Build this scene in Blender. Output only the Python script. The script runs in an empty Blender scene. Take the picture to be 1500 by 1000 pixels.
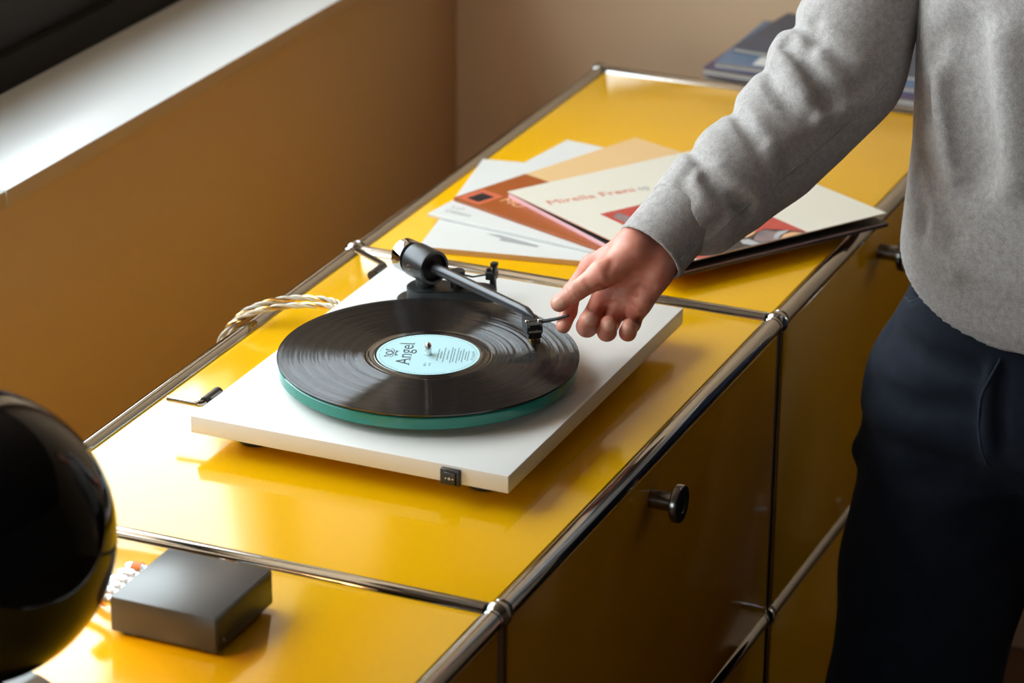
import bpy, bmesh, math, random
import numpy as np
from mathutils import Vector, Matrix
random.seed(7); np.random.seed(7)
SC = bpy.context.scene
COL = SC.collection
Z0 = 0.90                      # height of the sideboard's top tube axis above the floor; all builders work relative to it

# ---------------------------------------------------------------- camera
FPX = 4566.8
YAW, PITCH, ROLL = math.radians(23.4107), math.radians(22.5556), math.radians(0.41387)
CAM = np.array([-2.2245, -0.9748, 1.2681])
def _axes():
    f = np.array([math.cos(YAW)*math.cos(PITCH), math.sin(YAW)*math.cos(PITCH), -math.sin(PITCH)])
    r = np.cross(f, [0, 0, 1]); r /= np.linalg.norm(r); u = np.cross(r, f)
    c, s = math.cos(ROLL), math.sin(ROLL)
    return f, c*r + s*u, -s*r + c*u
CF, CR, CU = _axes()
def ray(u, v): return CF + CR*(u-750)/FPX + CU*(500-v)/FPX
def onz(u, v, z):
    d = ray(u, v); return CAM + d*(z-CAM[2])/d[2]
def dep(u, v, t): return CAM + ray(u, v)*t
cd = bpy.data.cameras.new('camera'); cam = bpy.data.objects.new('camera', cd); COL.objects.link(cam)
cd.sensor_width = 36.0; cd.lens = FPX/1500*36; cd.clip_start = 0.05; cd.clip_end = 100
M = Matrix.Identity(4)
for i in range(3):
    M[i][0], M[i][1], M[i][2], M[i][3] = CR[i], CU[i], -CF[i], CAM[i]
M[2][3] += Z0
cam.matrix_world = M
cd.dof.use_dof = True; cd.dof.focus_distance = 3.08; cd.dof.aperture_fstop = 5.6
SC.camera = cam

# ---------------------------------------------------------------- sky, exposure
w = bpy.data.worlds.new('overcast_sky'); SC.world = w; w.use_nodes = True
bg = w.node_tree.nodes['Background']; bg.inputs[0].default_value = (0.86, 0.94, 1.0, 1); bg.inputs[1].default_value = 10.5
vs = SC.view_settings; vs.view_transform = 'Standard'; vs.look = 'None'; vs.gamma = 1.0; vs.use_curve_mapping = False
vs.exposure = -0.06
SC.cycles.max_bounces = 10; SC.cycles.diffuse_bounces = 5; SC.cycles.glossy_bounces = 5; SC.cycles.transmission_bounces = 8; SC.cycles.transparent_max_bounces = 8
SC.cycles.caustics_reflective = False; SC.cycles.caustics_refractive = False
SC.cycles.sample_clamp_indirect = 6.0

# room and window layout (metres, relative to the tube axis)
WX0, WX1 = -0.80, 1.53           # window opening along the back wall
WZ0, WZ1 = 0.30, 1.70
YW = 0.86                       # back wall face
XE = 1.80                       # end wall face
E2Y0, E2Y1, E2Z0, E2Z1 = -0.90, -0.62, 0.0, 0.38   # second window in the end wall, unseen, added for highlights on the tubes
def portal(name, loc, rot, sx, sy):
    l = bpy.data.lights.new(name, 'AREA'); l.shape = 'RECTANGLE'; l.size = sx; l.size_y = sy
    l.cycles.is_portal = True
    o = bpy.data.objects.new(name, l); COL.objects.link(o); o.location = loc; o.rotation_euler = rot
portal('window_daylight', ((WX0+WX1)/2, 1.24, (WZ0+WZ1)/2+Z0), (math.radians(-90), 0, 0), WX1-WX0, WZ1-WZ0)
portal('added_end_daylight', (XE+0.16, (E2Y0+E2Y1)/2, (E2Z0+E2Z1)/2+Z0), (0, math.radians(90), 0), E2Z1-E2Z0, E2Y1-E2Y0)

W3Y0, W3Y1, W3Z0, W3Z1 = -0.3, 0.80, 0.05, 1.40        # third window, unseen, added behind the camera as fill for camera-facing sides
portal('added_fill_daylight', (-4.2-.16, (W3Y0+W3Y1)/2, (W3Z0+W3Z1)/2+Z0), (0, math.radians(-90), 0), W3Z1-W3Z0, W3Y1-W3Y0)

# ---------------------------------------------------------------- materials
MATS = {}
def mat(name, color=(.8, .8, .8), rough=.5, metal=0., noise=None, bump=None, **kw):
    if name in MATS: return MATS[name]
    m = bpy.data.materials.new(name); m.use_nodes = True; nt = m.node_tree
    b = nt.nodes['Principled BSDF']
    b.inputs['Base Color'].default_value = (*color, 1); b.inputs['Roughness'].default_value = rough; b.inputs['Metallic'].default_value = metal
    for k, v in kw.items():
        b.inputs[k.replace('_', ' ')].default_value = v
    tc = nt.nodes.new('ShaderNodeTexCoord')
    if noise:                    # (scale, amount, second colour[, detail])
        n = nt.nodes.new('ShaderNodeTexNoise'); n.inputs['Scale'].default_value = noise[0]; n.inputs['Detail'].default_value = noise[3] if len(noise) > 3 else 4
        nt.links.new(tc.outputs['Object'], n.inputs['Vector'])
        r = nt.nodes.new('ShaderNodeValToRGB'); r.color_ramp.elements[0].position = .5-.5*noise[1]; r.color_ramp.elements[1].position = .5+.5*noise[1]
        r.color_ramp.elements[0].color = (*color, 1); r.color_ramp.elements[1].color = (*noise[2], 1)
        nt.links.new(n.outputs['Fac'], r.inputs['Fac']); nt.links.new(r.outputs['Color'], b.inputs['Base Color'])
    if bump:                     # (scale, strength, distance)
        n = nt.nodes.new('ShaderNodeTexNoise'); n.inputs['Scale'].default_value = bump[0]; n.inputs['Detail'].default_value = 6
        nt.links.new(tc.outputs['Object'], n.inputs['Vector'])
        bn = nt.nodes.new('ShaderNodeBump'); bn.inputs['Strength'].default_value = bump[1]; bn.inputs['Distance'].default_value = bump[2]
        nt.links.new(n.outputs['Fac'], bn.inputs['Height']); nt.links.new(bn.outputs['Normal'], b.inputs['Normal'])
    MATS[name] = m; return m
mat('yellow_enamel', (.80, .42, .0015), .115, noise=(3, .6, (.78, .405, .0015)), Specular_IOR_Level=.55)
mat('chrome', (.40, .395, .39), .05, 1.0)
mat('dark_chrome', (.30, .28, .26), .25, 1.0)
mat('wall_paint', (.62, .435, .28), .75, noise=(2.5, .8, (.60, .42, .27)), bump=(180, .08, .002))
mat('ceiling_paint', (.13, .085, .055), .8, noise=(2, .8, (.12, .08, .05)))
mat('sill_lacquer', (.74, .76, .78), .30, noise=(4, .8, (.72, .74, .76)))
mat('sill_edge_shade', (.50, .36, .24), .5, noise=(6, .8, (.48, .345, .23)))  # tan puts the shade of the room-facing sill edge into its colour
mat('black_frame', (.004, .004, .0045), .6, noise=(6, .8, (.006, .006, .0065)), Specular_IOR_Level=.15)
mat('frame_grey', (.020, .020, .022), .6, noise=(6, .8, (.024, .024, .026)), Specular_IOR_Level=.2)
mat('floor_wood', (.16, .075, .03), .4, noise=(5, .9, (.10, .045, .018)))
mat('plinth_white', (.74, .735, .72), .35, noise=(30, .8, (.72, .715, .70)))
mat('black_plastic', (.012, .012, .013), .35, noise=(40, .8, (.016, .016, .016)))
mat('black_satin_metal', (.035, .035, .038), .38, .6, noise=(60, .8, (.04, .04, .043)))
mat('arm_grey', (.060, .060, .064), .33, .7, noise=(60, .8, (.066, .066, .070)))
mat('black_hole', (.004, .004, .004), .6)
mat('gold', (.80, .52, .20), .25, 1.0)
mat('white_ink', (.75, .75, .72), .5)
mat('black_gloss', (.004, .004, .005), .06, noise=(5, .8, (.005, .005, .006)), IOR=1.3)
mat('box_grey', (.036, .037, .039), .33, noise=(120, .8, (.042, .043, .045)), Specular_IOR_Level=.6)
mat('silver', (.8, .8, .8), .2, 1.0)
mat('orange_plastic', (.75, .20, .02), .35)
mat('red_plastic', (.6, .03, .02), .35)
mat('led', (.2, .25, .6), .2)
mat('label_blue', (.42, .66, .71), .55, noise=(60, .8, (.44, .68, .73)))
mat('ink_dark', (.03, .045, .06), .6)
mat('ink_faint', (.16, .25, .29), .6)
mat('paper_white', (.66, .655, .64), .5, noise=(12, .8, (.63, .625, .61)))
mat('paper_cream', (.68, .635, .55), .45, noise=(12, .8, (.66, .615, .53)))
mat('paper_kraft', (.62, .36, .14), .6, noise=(80, .8, (.50, .28, .10)))
mat('paper_tan', (.72, .47, .23), .5, noise=(10, .8, (.68, .44, .21)))
mat('paper_rust', (.36, .085, .012), .4, noise=(8, .8, (.32, .07, .010)))
mat('paper_pink', (.72, .42, .46), .5, noise=(8, .8, (.70, .40, .43)))
mat('paper_dark', (.03, .026, .025), .45, noise=(20, .8, (.05, .04, .035)))
mat('print_red', (.50, .06, .045), .4, noise=(25, .7, (.42, .04, .035)))
mat('print_brick', (.60, .13, .06), .45)
mat('print_grey', (.33, .33, .33), .5)
mat('print_black', (.014, .013, .018), .35)
mat('print_skin', (.80, .45, .24), .4, noise=(30, .8, (.72, .36, .18)))
mat('print_mauve', (.30, .20, .20), .4, noise=(45, .5, (.10, .09, .12)))
mat('print_silver', (.42, .42, .44), .35)
mat('paper_navy', (.055, .075, .12), .4, noise=(9, .7, (.04, .05, .08)))
mat('paper_blue', (.12, .19, .30), .4, noise=(9, .7, (.10, .15, .25)))
mat('paper_purple', (.09, .06, .13), .45, noise=(9, .7, (.07, .05, .10)))
mat('page_edges', (.50, .46, .40), .7, noise=(300, .9, (.38, .34, .30)))
mat('oak', (.34, .20, .10), .5, noise=(14, .9, (.26, .15, .07)))
mat('hair_brown', (.035, .02, .012), .55, noise=(120, .8, (.02, .012, .008)), bump=(220, .6, .004))
mat('shoe_black', (.02, .02, .02), .45, noise=(30, .8, (.028, .028, .028)))
mat('shoe_sole', (.55, .54, .5), .6, noise=(30, .8, (.5, .49, .45)))
def fabric(name, c0, c1, scale, thread, rough, sheen):
    m = mat(name, c0, rough); nt = m.node_tree; b = nt.nodes['Principled BSDF']
    b.inputs['Sheen Weight'].default_value = sheen; b.inputs['Sheen Roughness'].default_value = .6
    b.inputs['Specular IOR Level'].default_value = .15
    tc = nt.nodes['Texture Coordinate']
    n1 = nt.nodes.new('ShaderNodeTexNoise'); n1.inputs['Scale'].default_value = scale; n1.inputs['Detail'].default_value = 8; n1.inputs['Roughness'].default_value = .65
    n2 = nt.nodes.new('ShaderNodeTexNoise'); n2.inputs['Scale'].default_value = thread; n2.inputs['Detail'].default_value = 3
    mx = nt.nodes.new('ShaderNodeMath'); mx.operation = 'MULTIPLY_ADD'; mx.inputs[1].default_value = .55
    mm = nt.nodes.new('ShaderNodeMath'); mm.operation = 'MULTIPLY'; mm.inputs[1].default_value = .45
    r = nt.nodes.new('ShaderNodeValToRGB'); r.color_ramp.elements[0].position = .36; r.color_ramp.elements[1].position = .64
    r.color_ramp.elements[0].color = (*c0, 1); r.color_ramp.elements[1].color = (*c1, 1)
    bn = nt.nodes.new('ShaderNodeBump'); bn.inputs['Strength'].default_value = .5; bn.inputs['Distance'].default_value = .0012
    L = nt.links.new
    L(tc.outputs['Object'], n1.inputs['Vector']); L(tc.outputs['Object'], n2.inputs['Vector'])
    L(n2.outputs['Fac'], mm.inputs[0]); L(n1.outputs['Fac'], mx.inputs[0]); L(mm.outputs[0], mx.inputs[2])
    L(mx.outputs[0], r.inputs['Fac']); L(r.outputs['Color'], b.inputs['Base Color'])
    L(n2.outputs['Fac'], bn.inputs['Height']); L(bn.outputs['Normal'], b.inputs['Normal'])
    return m
fabric('sweater_grey', (.265, .242, .236), (.445, .415, .405), 150, 700, .95, .2)
fabric('jeans_navy', (.0055, .0075, .0135), (.011, .0145, .026), 40, 1100, .9, .03)
fabric('seam_navy', (.012, .016, .028), (.03, .04, .06), 90, 1100, .9, .05)
fabric('seam_grey', (.20, .19, .19), (.34, .33, .33), 90, 900, .95, .2)
def skin_mat():
    m = mat('skin', (.58, .27, .19), .42); nt = m.node_tree; b = nt.nodes['Principled BSDF']
    b.inputs['Subsurface Weight'].default_value = .35; b.inputs['Subsurface Radius'].default_value = (1.0, .35, .2); b.inputs['Subsurface Scale'].default_value = .006
    tc = nt.nodes['Texture Coordinate']; L = nt.links.new
    n = nt.nodes.new('ShaderNodeTexNoise'); n.inputs['Scale'].default_value = 45; n.inputs['Detail'].default_value = 5
    r = nt.nodes.new('ShaderNodeValToRGB'); r.color_ramp.elements[0].position = .35; r.color_ramp.elements[1].position = .68
    r.color_ramp.elements[0].color = (.66, .285, .205, 1); r.color_ramp.elements[1].color = (.56, .185, .125, 1)
    at = nt.nodes.new('ShaderNodeAttribute'); at.attribute_name = 'nail'
    mx = nt.nodes.new('ShaderNodeMix'); mx.data_type = 'RGBA'; mx.inputs['B'].default_value = (.70, .37, .28, 1)
    n2 = nt.nodes.new('ShaderNodeTexNoise'); n2.inputs['Scale'].default_value = 420; n2.inputs['Detail'].default_value = 3
    bn = nt.nodes.new('ShaderNodeBump'); bn.inputs['Strength'].default_value = .25; bn.inputs['Distance'].default_value = .0008
    ro = nt.nodes.new('ShaderNodeMapRange'); ro.inputs['To Min'].default_value = .45; ro.inputs['To Max'].default_value = .22
    L(tc.outputs['Object'], n.inputs['Vector']); L(n.outputs['Fac'], r.inputs['Fac']); L(r.outputs['Color'], mx.inputs['A'])
    L(at.outputs['Fac'], mx.inputs['Factor']); L(mx.outputs['Result'], b.inputs['Base Color'])
    L(at.outputs['Fac'], ro.inputs['Value']); L(ro.outputs['Result'], b.inputs['Roughness'])
    L(tc.outputs['Object'], n2.inputs['Vector']); L(n2.outputs['Fac'], bn.inputs['Height']); L(bn.outputs['Normal'], b.inputs['Normal'])
skin_mat()
def vinyl_mat():                  # grooves: facets tilted to and from the centre, finer than a pixel
    m = mat('vinyl'); nt = m.node_tree; L = nt.links.new; nt.nodes.remove(nt.nodes['Principled BSDF'])
    g_ = nt.nodes.new('ShaderNodeBsdfGlossy'); g_.inputs['Color'].default_value = (.105, .106, .11, 1); g_.inputs['Roughness'].default_value = .13
    df = nt.nodes.new('ShaderNodeBsdfDiffuse'); df.inputs['Color'].default_value = (.004, .004, .0045, 1)
    sh = nt.nodes.new('ShaderNodeAddShader'); L(g_.outputs[0], sh.inputs[0]); L(df.outputs[0], sh.inputs[1]); L(sh.outputs[0], nt.nodes['Material Output'].inputs[0])
    def vm(op, a=None, k=None):
        n = nt.nodes.new('ShaderNodeVectorMath'); n.operation = op
        if a is not None: L(a, n.inputs[0])
        if k is not None: L(k, n.inputs[1])
        return n
    tc = nt.nodes['Texture Coordinate']; flat = vm('MULTIPLY', tc.outputs['Object']); flat.inputs[1].default_value = (1, 1, 0)
    ln = vm('LENGTH', flat.outputs[0]); rad = vm('NORMALIZE', flat.outputs[0])
    def n1(scale, det):
        n = nt.nodes.new('ShaderNodeTexNoise'); n.noise_dimensions = '1D'; n.inputs['Scale'].default_value = scale; n.inputs['Detail'].default_value = det
        L(ln.outputs['Value'], n.inputs['W']); return n
    band = n1(330, 3)
    frq = nt.nodes.new('ShaderNodeMath'); frq.operation = 'MULTIPLY'; frq.inputs[1].default_value = 25000.0; L(ln.outputs['Value'], frq.inputs[0])
    ctr = nt.nodes.new('ShaderNodeMath'); ctr.operation = 'SINE'; L(frq.outputs[0], ctr.inputs[0])
    amp = nt.nodes.new('ShaderNodeMapRange'); amp.inputs['From Min'].default_value = .3; amp.inputs['From Max'].default_value = .7; amp.inputs['To Min'].default_value = .38; amp.inputs['To Max'].default_value = .80; L(band.outputs['Fac'], amp.inputs['Value'])
    mul = nt.nodes.new('ShaderNodeMath'); mul.operation = 'MULTIPLY'; L(ctr.outputs[0], mul.inputs[0]); L(amp.outputs['Result'], mul.inputs[1])
    sc = nt.nodes.new('ShaderNodeVectorMath'); sc.operation = 'SCALE'; L(rad.outputs[0], sc.inputs[0]); L(mul.outputs[0], sc.inputs['Scale'])
    geo = nt.nodes.new('ShaderNodeNewGeometry'); ad = vm('ADD', geo.outputs['Normal'], sc.outputs[0]); no = vm('NORMALIZE', ad.outputs[0]); L(no.outputs[0], g_.inputs['Normal'])
vinyl_mat()
mat('vinyl_smooth', (.006, .006, .007), .12, Specular_IOR_Level=.7)
def glass_mats():
    m = mat('green_glass', (.04, .50, .40), .03); b = m.node_tree.nodes['Principled BSDF']
    b.inputs['Transmission Weight'].default_value = .55; b.inputs['IOR'].default_value = 1.5
    m = mat('window_glass'); nt = m.node_tree; nt.nodes.clear()
    o = nt.nodes.new('ShaderNodeOutputMaterial'); t = nt.nodes.new('ShaderNodeBsdfTransparent'); g = nt.nodes.new('ShaderNodeBsdfGlossy'); lw = nt.nodes.new('ShaderNodeLayerWeight'); lw.inputs[0].default_value = .5; pw = nt.nodes.new('ShaderNodeMath'); pw.operation = 'POWER'; pw.inputs[1].default_value = 5.0; f = nt.nodes.new('ShaderNodeMath'); f.operation = 'MULTIPLY_ADD'; f.inputs[1].default_value = .96; f.inputs[2].default_value = .04
    nt.links.new(lw.outputs['Facing'], pw.inputs[0]); nt.links.new(pw.outputs[0], f.inputs[0]); x = nt.nodes.new('ShaderNodeMixShader')
    t.inputs[0].default_value = (.95, .97, .96, 1); g.inputs['Roughness'].default_value = .02
    nt.links.new(f.outputs[0], x.inputs[0]); nt.links.new(t.outputs[0], x.inputs[1]); nt.links.new(g.outputs[0], x.inputs[2]); nt.links.new(x.outputs[0], o.inputs[0])
    m = mat('cable_clear', (.80, .72, .60), .15); b = m.node_tree.nodes['Principled BSDF']; b.inputs['Transmission Weight'].default_value = .25
    m = mat('bulb_glow', (1, .8, .6), .3); b = m.node_tree.nodes['Principled BSDF']
    b.inputs['Emission Color'].default_value = (1, .55, .22, 1); b.inputs['Emission Strength'].default_value = 14.0
    mat('shade_inside', (.85, .80, .72), .6, noise=(8, .8, (.83, .78, .70)))
glass_mats()

# ---------------------------------------------------------------- builders
def link(o):
    COL.objects.link(o); return o
def empty(name, loc, label=None, cat=None, group=None, kind=None):
    o = link(bpy.data.objects.new(name, None)); o.location = (loc[0], loc[1], loc[2]+Z0); o.empty_display_size = .05
    return tag(o, label, cat, group, kind)
def tag(o, label=None, cat=None, group=None, kind=None):
    if label: o['label'] = label
    if cat: o['category'] = cat
    if group: o['group'] = group
    if kind: o['kind'] = kind
    return o
def origin(o):
    v = Vector((0, 0, 0))
    while o is not None:
        v += Vector(o.location); o = o.parent
    return v
def fin(name, me, mats, parent=None, smooth=True, loc=None):
    """me holds coordinates relative to the tube axis; stored local to its parent"""
    if not isinstance(mats, (list, tuple)): mats = [mats]
    for m in mats: me.materials.append(MATS[m] if isinstance(m, str) else m)
    off = Vector((0, 0, Z0))
    o = bpy.data.objects.new(name, me); link(o)
    if parent is not None:
        off = off - origin(parent); o.parent = parent
    if loc is not None:
        o.location = Vector(loc) + off; off = -Vector(loc)
    me.transform(Matrix.Translation(off))
    if smooth is True:
        me.polygons.foreach_set('use_smooth', [True]*len(me.polygons))
        try: me.set_sharp_from_angle(angle=math.radians(35))
        except Exception: pass
    elif smooth == 'all':
        me.polygons.foreach_set('use_smooth', [True]*len(me.polygons))
    return o
def obj(name, bm, mats, parent=None, smooth=True, loc=None):
    bmesh.ops.recalc_face_normals(bm, faces=bm.faces[:])
    me = bpy.data.meshes.new(name); bm.to_mesh(me); bm.free(); me.update()
    return fin(name, me, mats, parent, smooth, loc)
def box(bm, lo, hi, bevel=0., seg=2, mi=0, M=None):
    r = bmesh.ops.create_cube(bm, size=1); vs_ = r['verts']
    c = [(lo[i]+hi[i])/2 for i in range(3)]; s = [hi[i]-lo[i] for i in range(3)]
    for v in vs_: v.co = Vector((c[0]+v.co.x*s[0], c[1]+v.co.y*s[1], c[2]+v.co.z*s[2]))
    fs = list({f for v in vs_ for f in v.link_faces})
    if bevel > 0:
        es = list({e for v in vs_ for e in v.link_edges})
        rr = bmesh.ops.bevel(bm, geom=es, offset=bevel, segments=seg, profile=.5, affect='EDGES')
        fs = list({f for f in rr['faces']} | {f for f in fs if f.is_valid}); vs_ = list({v for f in fs for v in f.verts})
    for f in fs: f.material_index = mi
    if M is not None: bmesh.ops.transform(bm, matrix=M, verts=vs_)
    return vs_
def frame(a, b):
    a, b = Vector(a), Vector(b); z = (b-a).normalized()
    x = z.orthogonal().normalized(); y = z.cross(x)
    return a, b, x, y, z
def tube(bm, pts, r, seg=12, mi=0, cap=True):
    """swept tube through pts; r scalar or list"""
    pts = [Vector(p) for p in pts]; n = len(pts)
    rs = r if isinstance(r, (list, tuple)) else [r]*n
    rings = []; x = None
    for i, p in enumerate(pts):
        t = (pts[min(i+1, n-1)]-pts[max(i-1, 0)]).normalized()
        x = t.orthogonal().normalized() if x is None else (x - t*x.dot(t)).normalized()
        y = t.cross(x)
        rings.append([bm.verts.new(p + (x*math.cos(2*math.pi*k/seg)+y*math.sin(2*math.pi*k/seg))*rs[i]) for k in range(seg)])
    for i in range(n-1):
        for k in range(seg):
            f = bm.faces.new((rings[i][k], rings[i][(k+1) % seg], rings[i+1][(k+1) % seg], rings[i+1][k])); f.material_index = mi
    if cap:
        f = bm.faces.new(rings[0][::-1]); f.material_index = mi
        f = bm.faces.new(rings[-1]); f.material_index = mi
def lathe(bm, prof, a, axis, seg=48, mi=0):
    """profile (r, h) revolved about axis from point a; r=0 ends close"""
    a = Vector(a); z = Vector(axis).normalized(); x = z.orthogonal().normalized(); y = z.cross(x)
    rings = []
    for r, h in prof:
        if r < 1e-7: rings.append([bm.verts.new(a+z*h)])
        else: rings.append([bm.verts.new(a+z*h+(x*math.cos(2*math.pi*k/seg)+y*math.sin(2*math.pi*k/seg))*r) for k in range(seg)])
    for i in range(len(prof)-1):
        A, B = rings[i], rings[i+1]
        for k in range(seg):
            k2 = (k+1) % seg
            if len(A) == 1 and len(B) == 1: continue
            if len(A) == 1: vs_ = (A[0], B[k], B[k2])
            elif len(B) == 1: vs_ = (A[k], A[k2], B[0])
            else: vs_ = (A[k], A[k2], B[k2], B[k])
            f = bm.faces.new(vs_); f.material_index = mi
def poly(bm, pts, z0, z1, mi=0, M=None):
    """extruded polygon"""
    lo = [bm.verts.new((p[0], p[1], z0)) for p in pts]; hi = [bm.verts.new((p[0], p[1], z1)) for p in pts]
    n = len(pts)
    fs = [bm.faces.new(lo[::-1]), bm.faces.new(hi)] + [bm.faces.new((lo[i], lo[(i+1) % n], hi[(i+1) % n], hi[i])) for i in range(n)]
    for f in fs: f.material_index = mi
    if M is not None: bmesh.ops.transform(bm, matrix=M, verts=lo+hi)
def text_mesh(s, size, M, extrude=.00005, font_shear=0., spacing=1.):
    c = bpy.data.curves.new('lettering', 'FONT'); c.body = s; c.size = size; c.extrude = extrude; c.shear = font_shear; c.space_character = spacing
    c.align_x = 'CENTER'; c.resolution_u = 4
    o = bpy.data.objects.new('lettering', c); COL.objects.link(o)
    bpy.context.view_layer.update()
    me = bpy.data.meshes.new_from_object(o.evaluated_get(bpy.context.evaluated_depsgraph_get()))
    bpy.data.objects.remove(o); bpy.data.curves.remove(c)
    me.materials.clear(); me.transform(M)
    return me
def smooth_path(pts, n=8):
    P = [np.array(p, float) for p in pts]; P = [2*P[0]-P[1]] + P + [2*P[-1]-P[-2]]; out = []
    for i in range(1, len(P)-2):
        for k in range(n):
            t = k/n
            out.append(.5*((2*P[i])+(-P[i-1]+P[i+1])*t+(2*P[i-1]-5*P[i]+4*P[i+1]-P[i+2])*t*t+(-P[i-1]+3*P[i]-3*P[i+1]+P[i+2])*t**3))
    out.append(P[-2]); return out

# ---------------------------------------------------------------- the room
def wallbox(name, lo, hi, m, kind='structure', parent=None):
    bm = bmesh.new(); box(bm, lo, hi); o = obj(name, bm, m, parent, smooth=False)
    if kind: o['kind'] = kind
    return o
XL, YF, ZC = -4.2, -3.6, 1.75
fl = empty('floor', (0, 0, -Z0), kind='structure')
bm = bmesh.new(); box(bm, (XL-.2, YF-.2, -Z0-.12), (XE+.3, 1.3, -Z0-.012)); obj('subfloor', bm, 'floor_wood', fl, False)
plank_me = None
px0 = XL
row = 0; y = YF
while y < 1.0:
    off = (row % 3)*.6
    x = XL-off
    while x < XE:
        x1 = min(x+1.8, XE); xa = max(x, XL)
        if x1-xa > .05:
            bm = bmesh.new(); box(bm, (xa+.001, y+.001, -Z0-.012), (x1-.001, min(y+.179, .86), -Z0), .0012, 1)
            obj('floor_plank', bm, 'floor_wood', fl, False)
        x += 1.8
    y += .18; row += 1
    if y > .84: break
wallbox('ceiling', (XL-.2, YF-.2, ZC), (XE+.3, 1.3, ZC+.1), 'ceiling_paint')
wl = empty('wall_left', (XL, 0, -Z0), kind='structure')
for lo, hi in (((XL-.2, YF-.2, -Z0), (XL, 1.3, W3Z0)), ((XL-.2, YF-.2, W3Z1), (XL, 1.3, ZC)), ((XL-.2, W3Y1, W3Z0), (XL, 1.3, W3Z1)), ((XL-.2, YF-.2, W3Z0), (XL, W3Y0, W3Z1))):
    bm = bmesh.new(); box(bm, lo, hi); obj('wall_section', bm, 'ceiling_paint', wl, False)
w3 = empty('added_fill_window', (XL, (W3Y0+W3Y1)/2, W3Z0), kind='structure')
for lo, hi in (((XL-.11, W3Y0, W3Z0), (XL-.05, W3Y1, W3Z0+.05)), ((XL-.11, W3Y0, W3Z1-.05), (XL-.05, W3Y1, W3Z1)), ((XL-.11, W3Y0, W3Z0+.05), (XL-.05, W3Y0+.05, W3Z1-.05)), ((XL-.11, W3Y1-.05, W3Z0+.05), (XL-.05, W3Y1, W3Z1-.05))):
    bm = bmesh.new(); box(bm, lo, hi, .003, 2); obj('frame_rail', bm, 'black_frame', w3)
bm = bmesh.new(); box(bm, (XL-.082, W3Y0+.05, W3Z0+.05), (XL-.078, W3Y1-.05, W3Z1-.05)); obj('pane', bm, 'window_glass', w3, False)
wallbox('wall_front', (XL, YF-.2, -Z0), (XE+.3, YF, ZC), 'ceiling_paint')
wb = empty('wall_back', (0, YW, -Z0), kind='structure')
for lo, hi in (((XL, YW, -Z0), (XE, 1.30, .075)), ((XL, YW, WZ1), (XE, 1.30, ZC)), ((WX1, YW, .075), (XE, 1.30, WZ1)), ((XL, YW, .075), (WX0, 1.30, WZ1))):
    bm = bmesh.new(); box(bm, lo, hi); obj('wall_section', bm, 'wall_paint', wb, False)
we = empty('wall_end', (XE, 0, -Z0), kind='structure')
for lo, hi in (((XE, YF, -Z0), (XE+.2, 1.3, E2Z0)), ((XE, YF, E2Z1), (XE+.2, 1.3, ZC)), ((XE, E2Y1, E2Z0), (XE+.2, 1.3, E2Z1)), ((XE, YF, E2Z0), (XE+.2, E2Y0, E2Z1))):
    bm = bmesh.new(); box(bm, lo, hi); obj('wall_section', bm, 'wall_paint', we, False)
w1 = empty('window_1', ((WX0+WX1)/2, YW, .075), kind='structure')
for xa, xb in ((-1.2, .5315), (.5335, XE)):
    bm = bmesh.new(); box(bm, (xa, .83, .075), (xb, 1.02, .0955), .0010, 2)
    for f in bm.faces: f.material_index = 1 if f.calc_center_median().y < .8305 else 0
    obj('sill_board', bm, ['sill_lacquer', 'sill_edge_shade'], w1)
bm = bmesh.new(); box(bm, (WX0, 1.019, .075), (WX1, 1.30, .138), .002, 2); obj('frame_base', bm, 'black_frame', w1)
bm = bmesh.new(); box(bm, (WX0, 1.034, .138), (WX1, 1.13, WZ0), .002, 2); obj('frame_apron', bm, 'frame_grey', w1)
for lo, hi in (((WX0, 1.13, .138), (WX1, 1.19, WZ0+.04)), ((WX0, 1.13, WZ1-.05), (WX1, 1.19, WZ1)), ((WX0, 1.13, WZ0+.04), (WX0+.05, 1.19, WZ1-.05)), ((WX1-.05, 1.13, WZ0+.04), (WX1, 1.19, WZ1-.05))):
    bm = bmesh.new(); box(bm, lo, hi, .003, 2); obj('frame_rail', bm, 'black_frame', w1)
bm = bmesh.new(); box(bm, (WX0+.05, 1.158, WZ0+.04), (WX1-.05, 1.162, WZ1-.05)); obj('pane', bm, 'window_glass', w1, False)
w2 = empty('added_end_window', (XE, (E2Y0+E2Y1)/2, E2Z0), kind='structure')
for lo, hi in (((XE+.05, E2Y0, E2Z0), (XE+.11, E2Y1, E2Z0+.05)), ((XE+.05, E2Y0, E2Z1-.05), (XE+.11, E2Y1, E2Z1)), ((XE+.05, E2Y0, E2Z0+.05), (XE+.11, E2Y0+.05, E2Z1-.05)), ((XE+.05, E2Y1-.05, E2Z0+.05), (XE+.11, E2Y1, E2Z1-.05))):
    bm = bmesh.new(); box(bm, lo, hi, .003, 2); obj('frame_rail', bm, 'black_frame', w2)
bm = bmesh.new(); box(bm, (XE+.078, E2Y0+.05, E2Z0+.05), (XE+.082, E2Y1-.05, E2Z1-.05)); obj('pane', bm, 'window_glass', w2, False)

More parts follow.
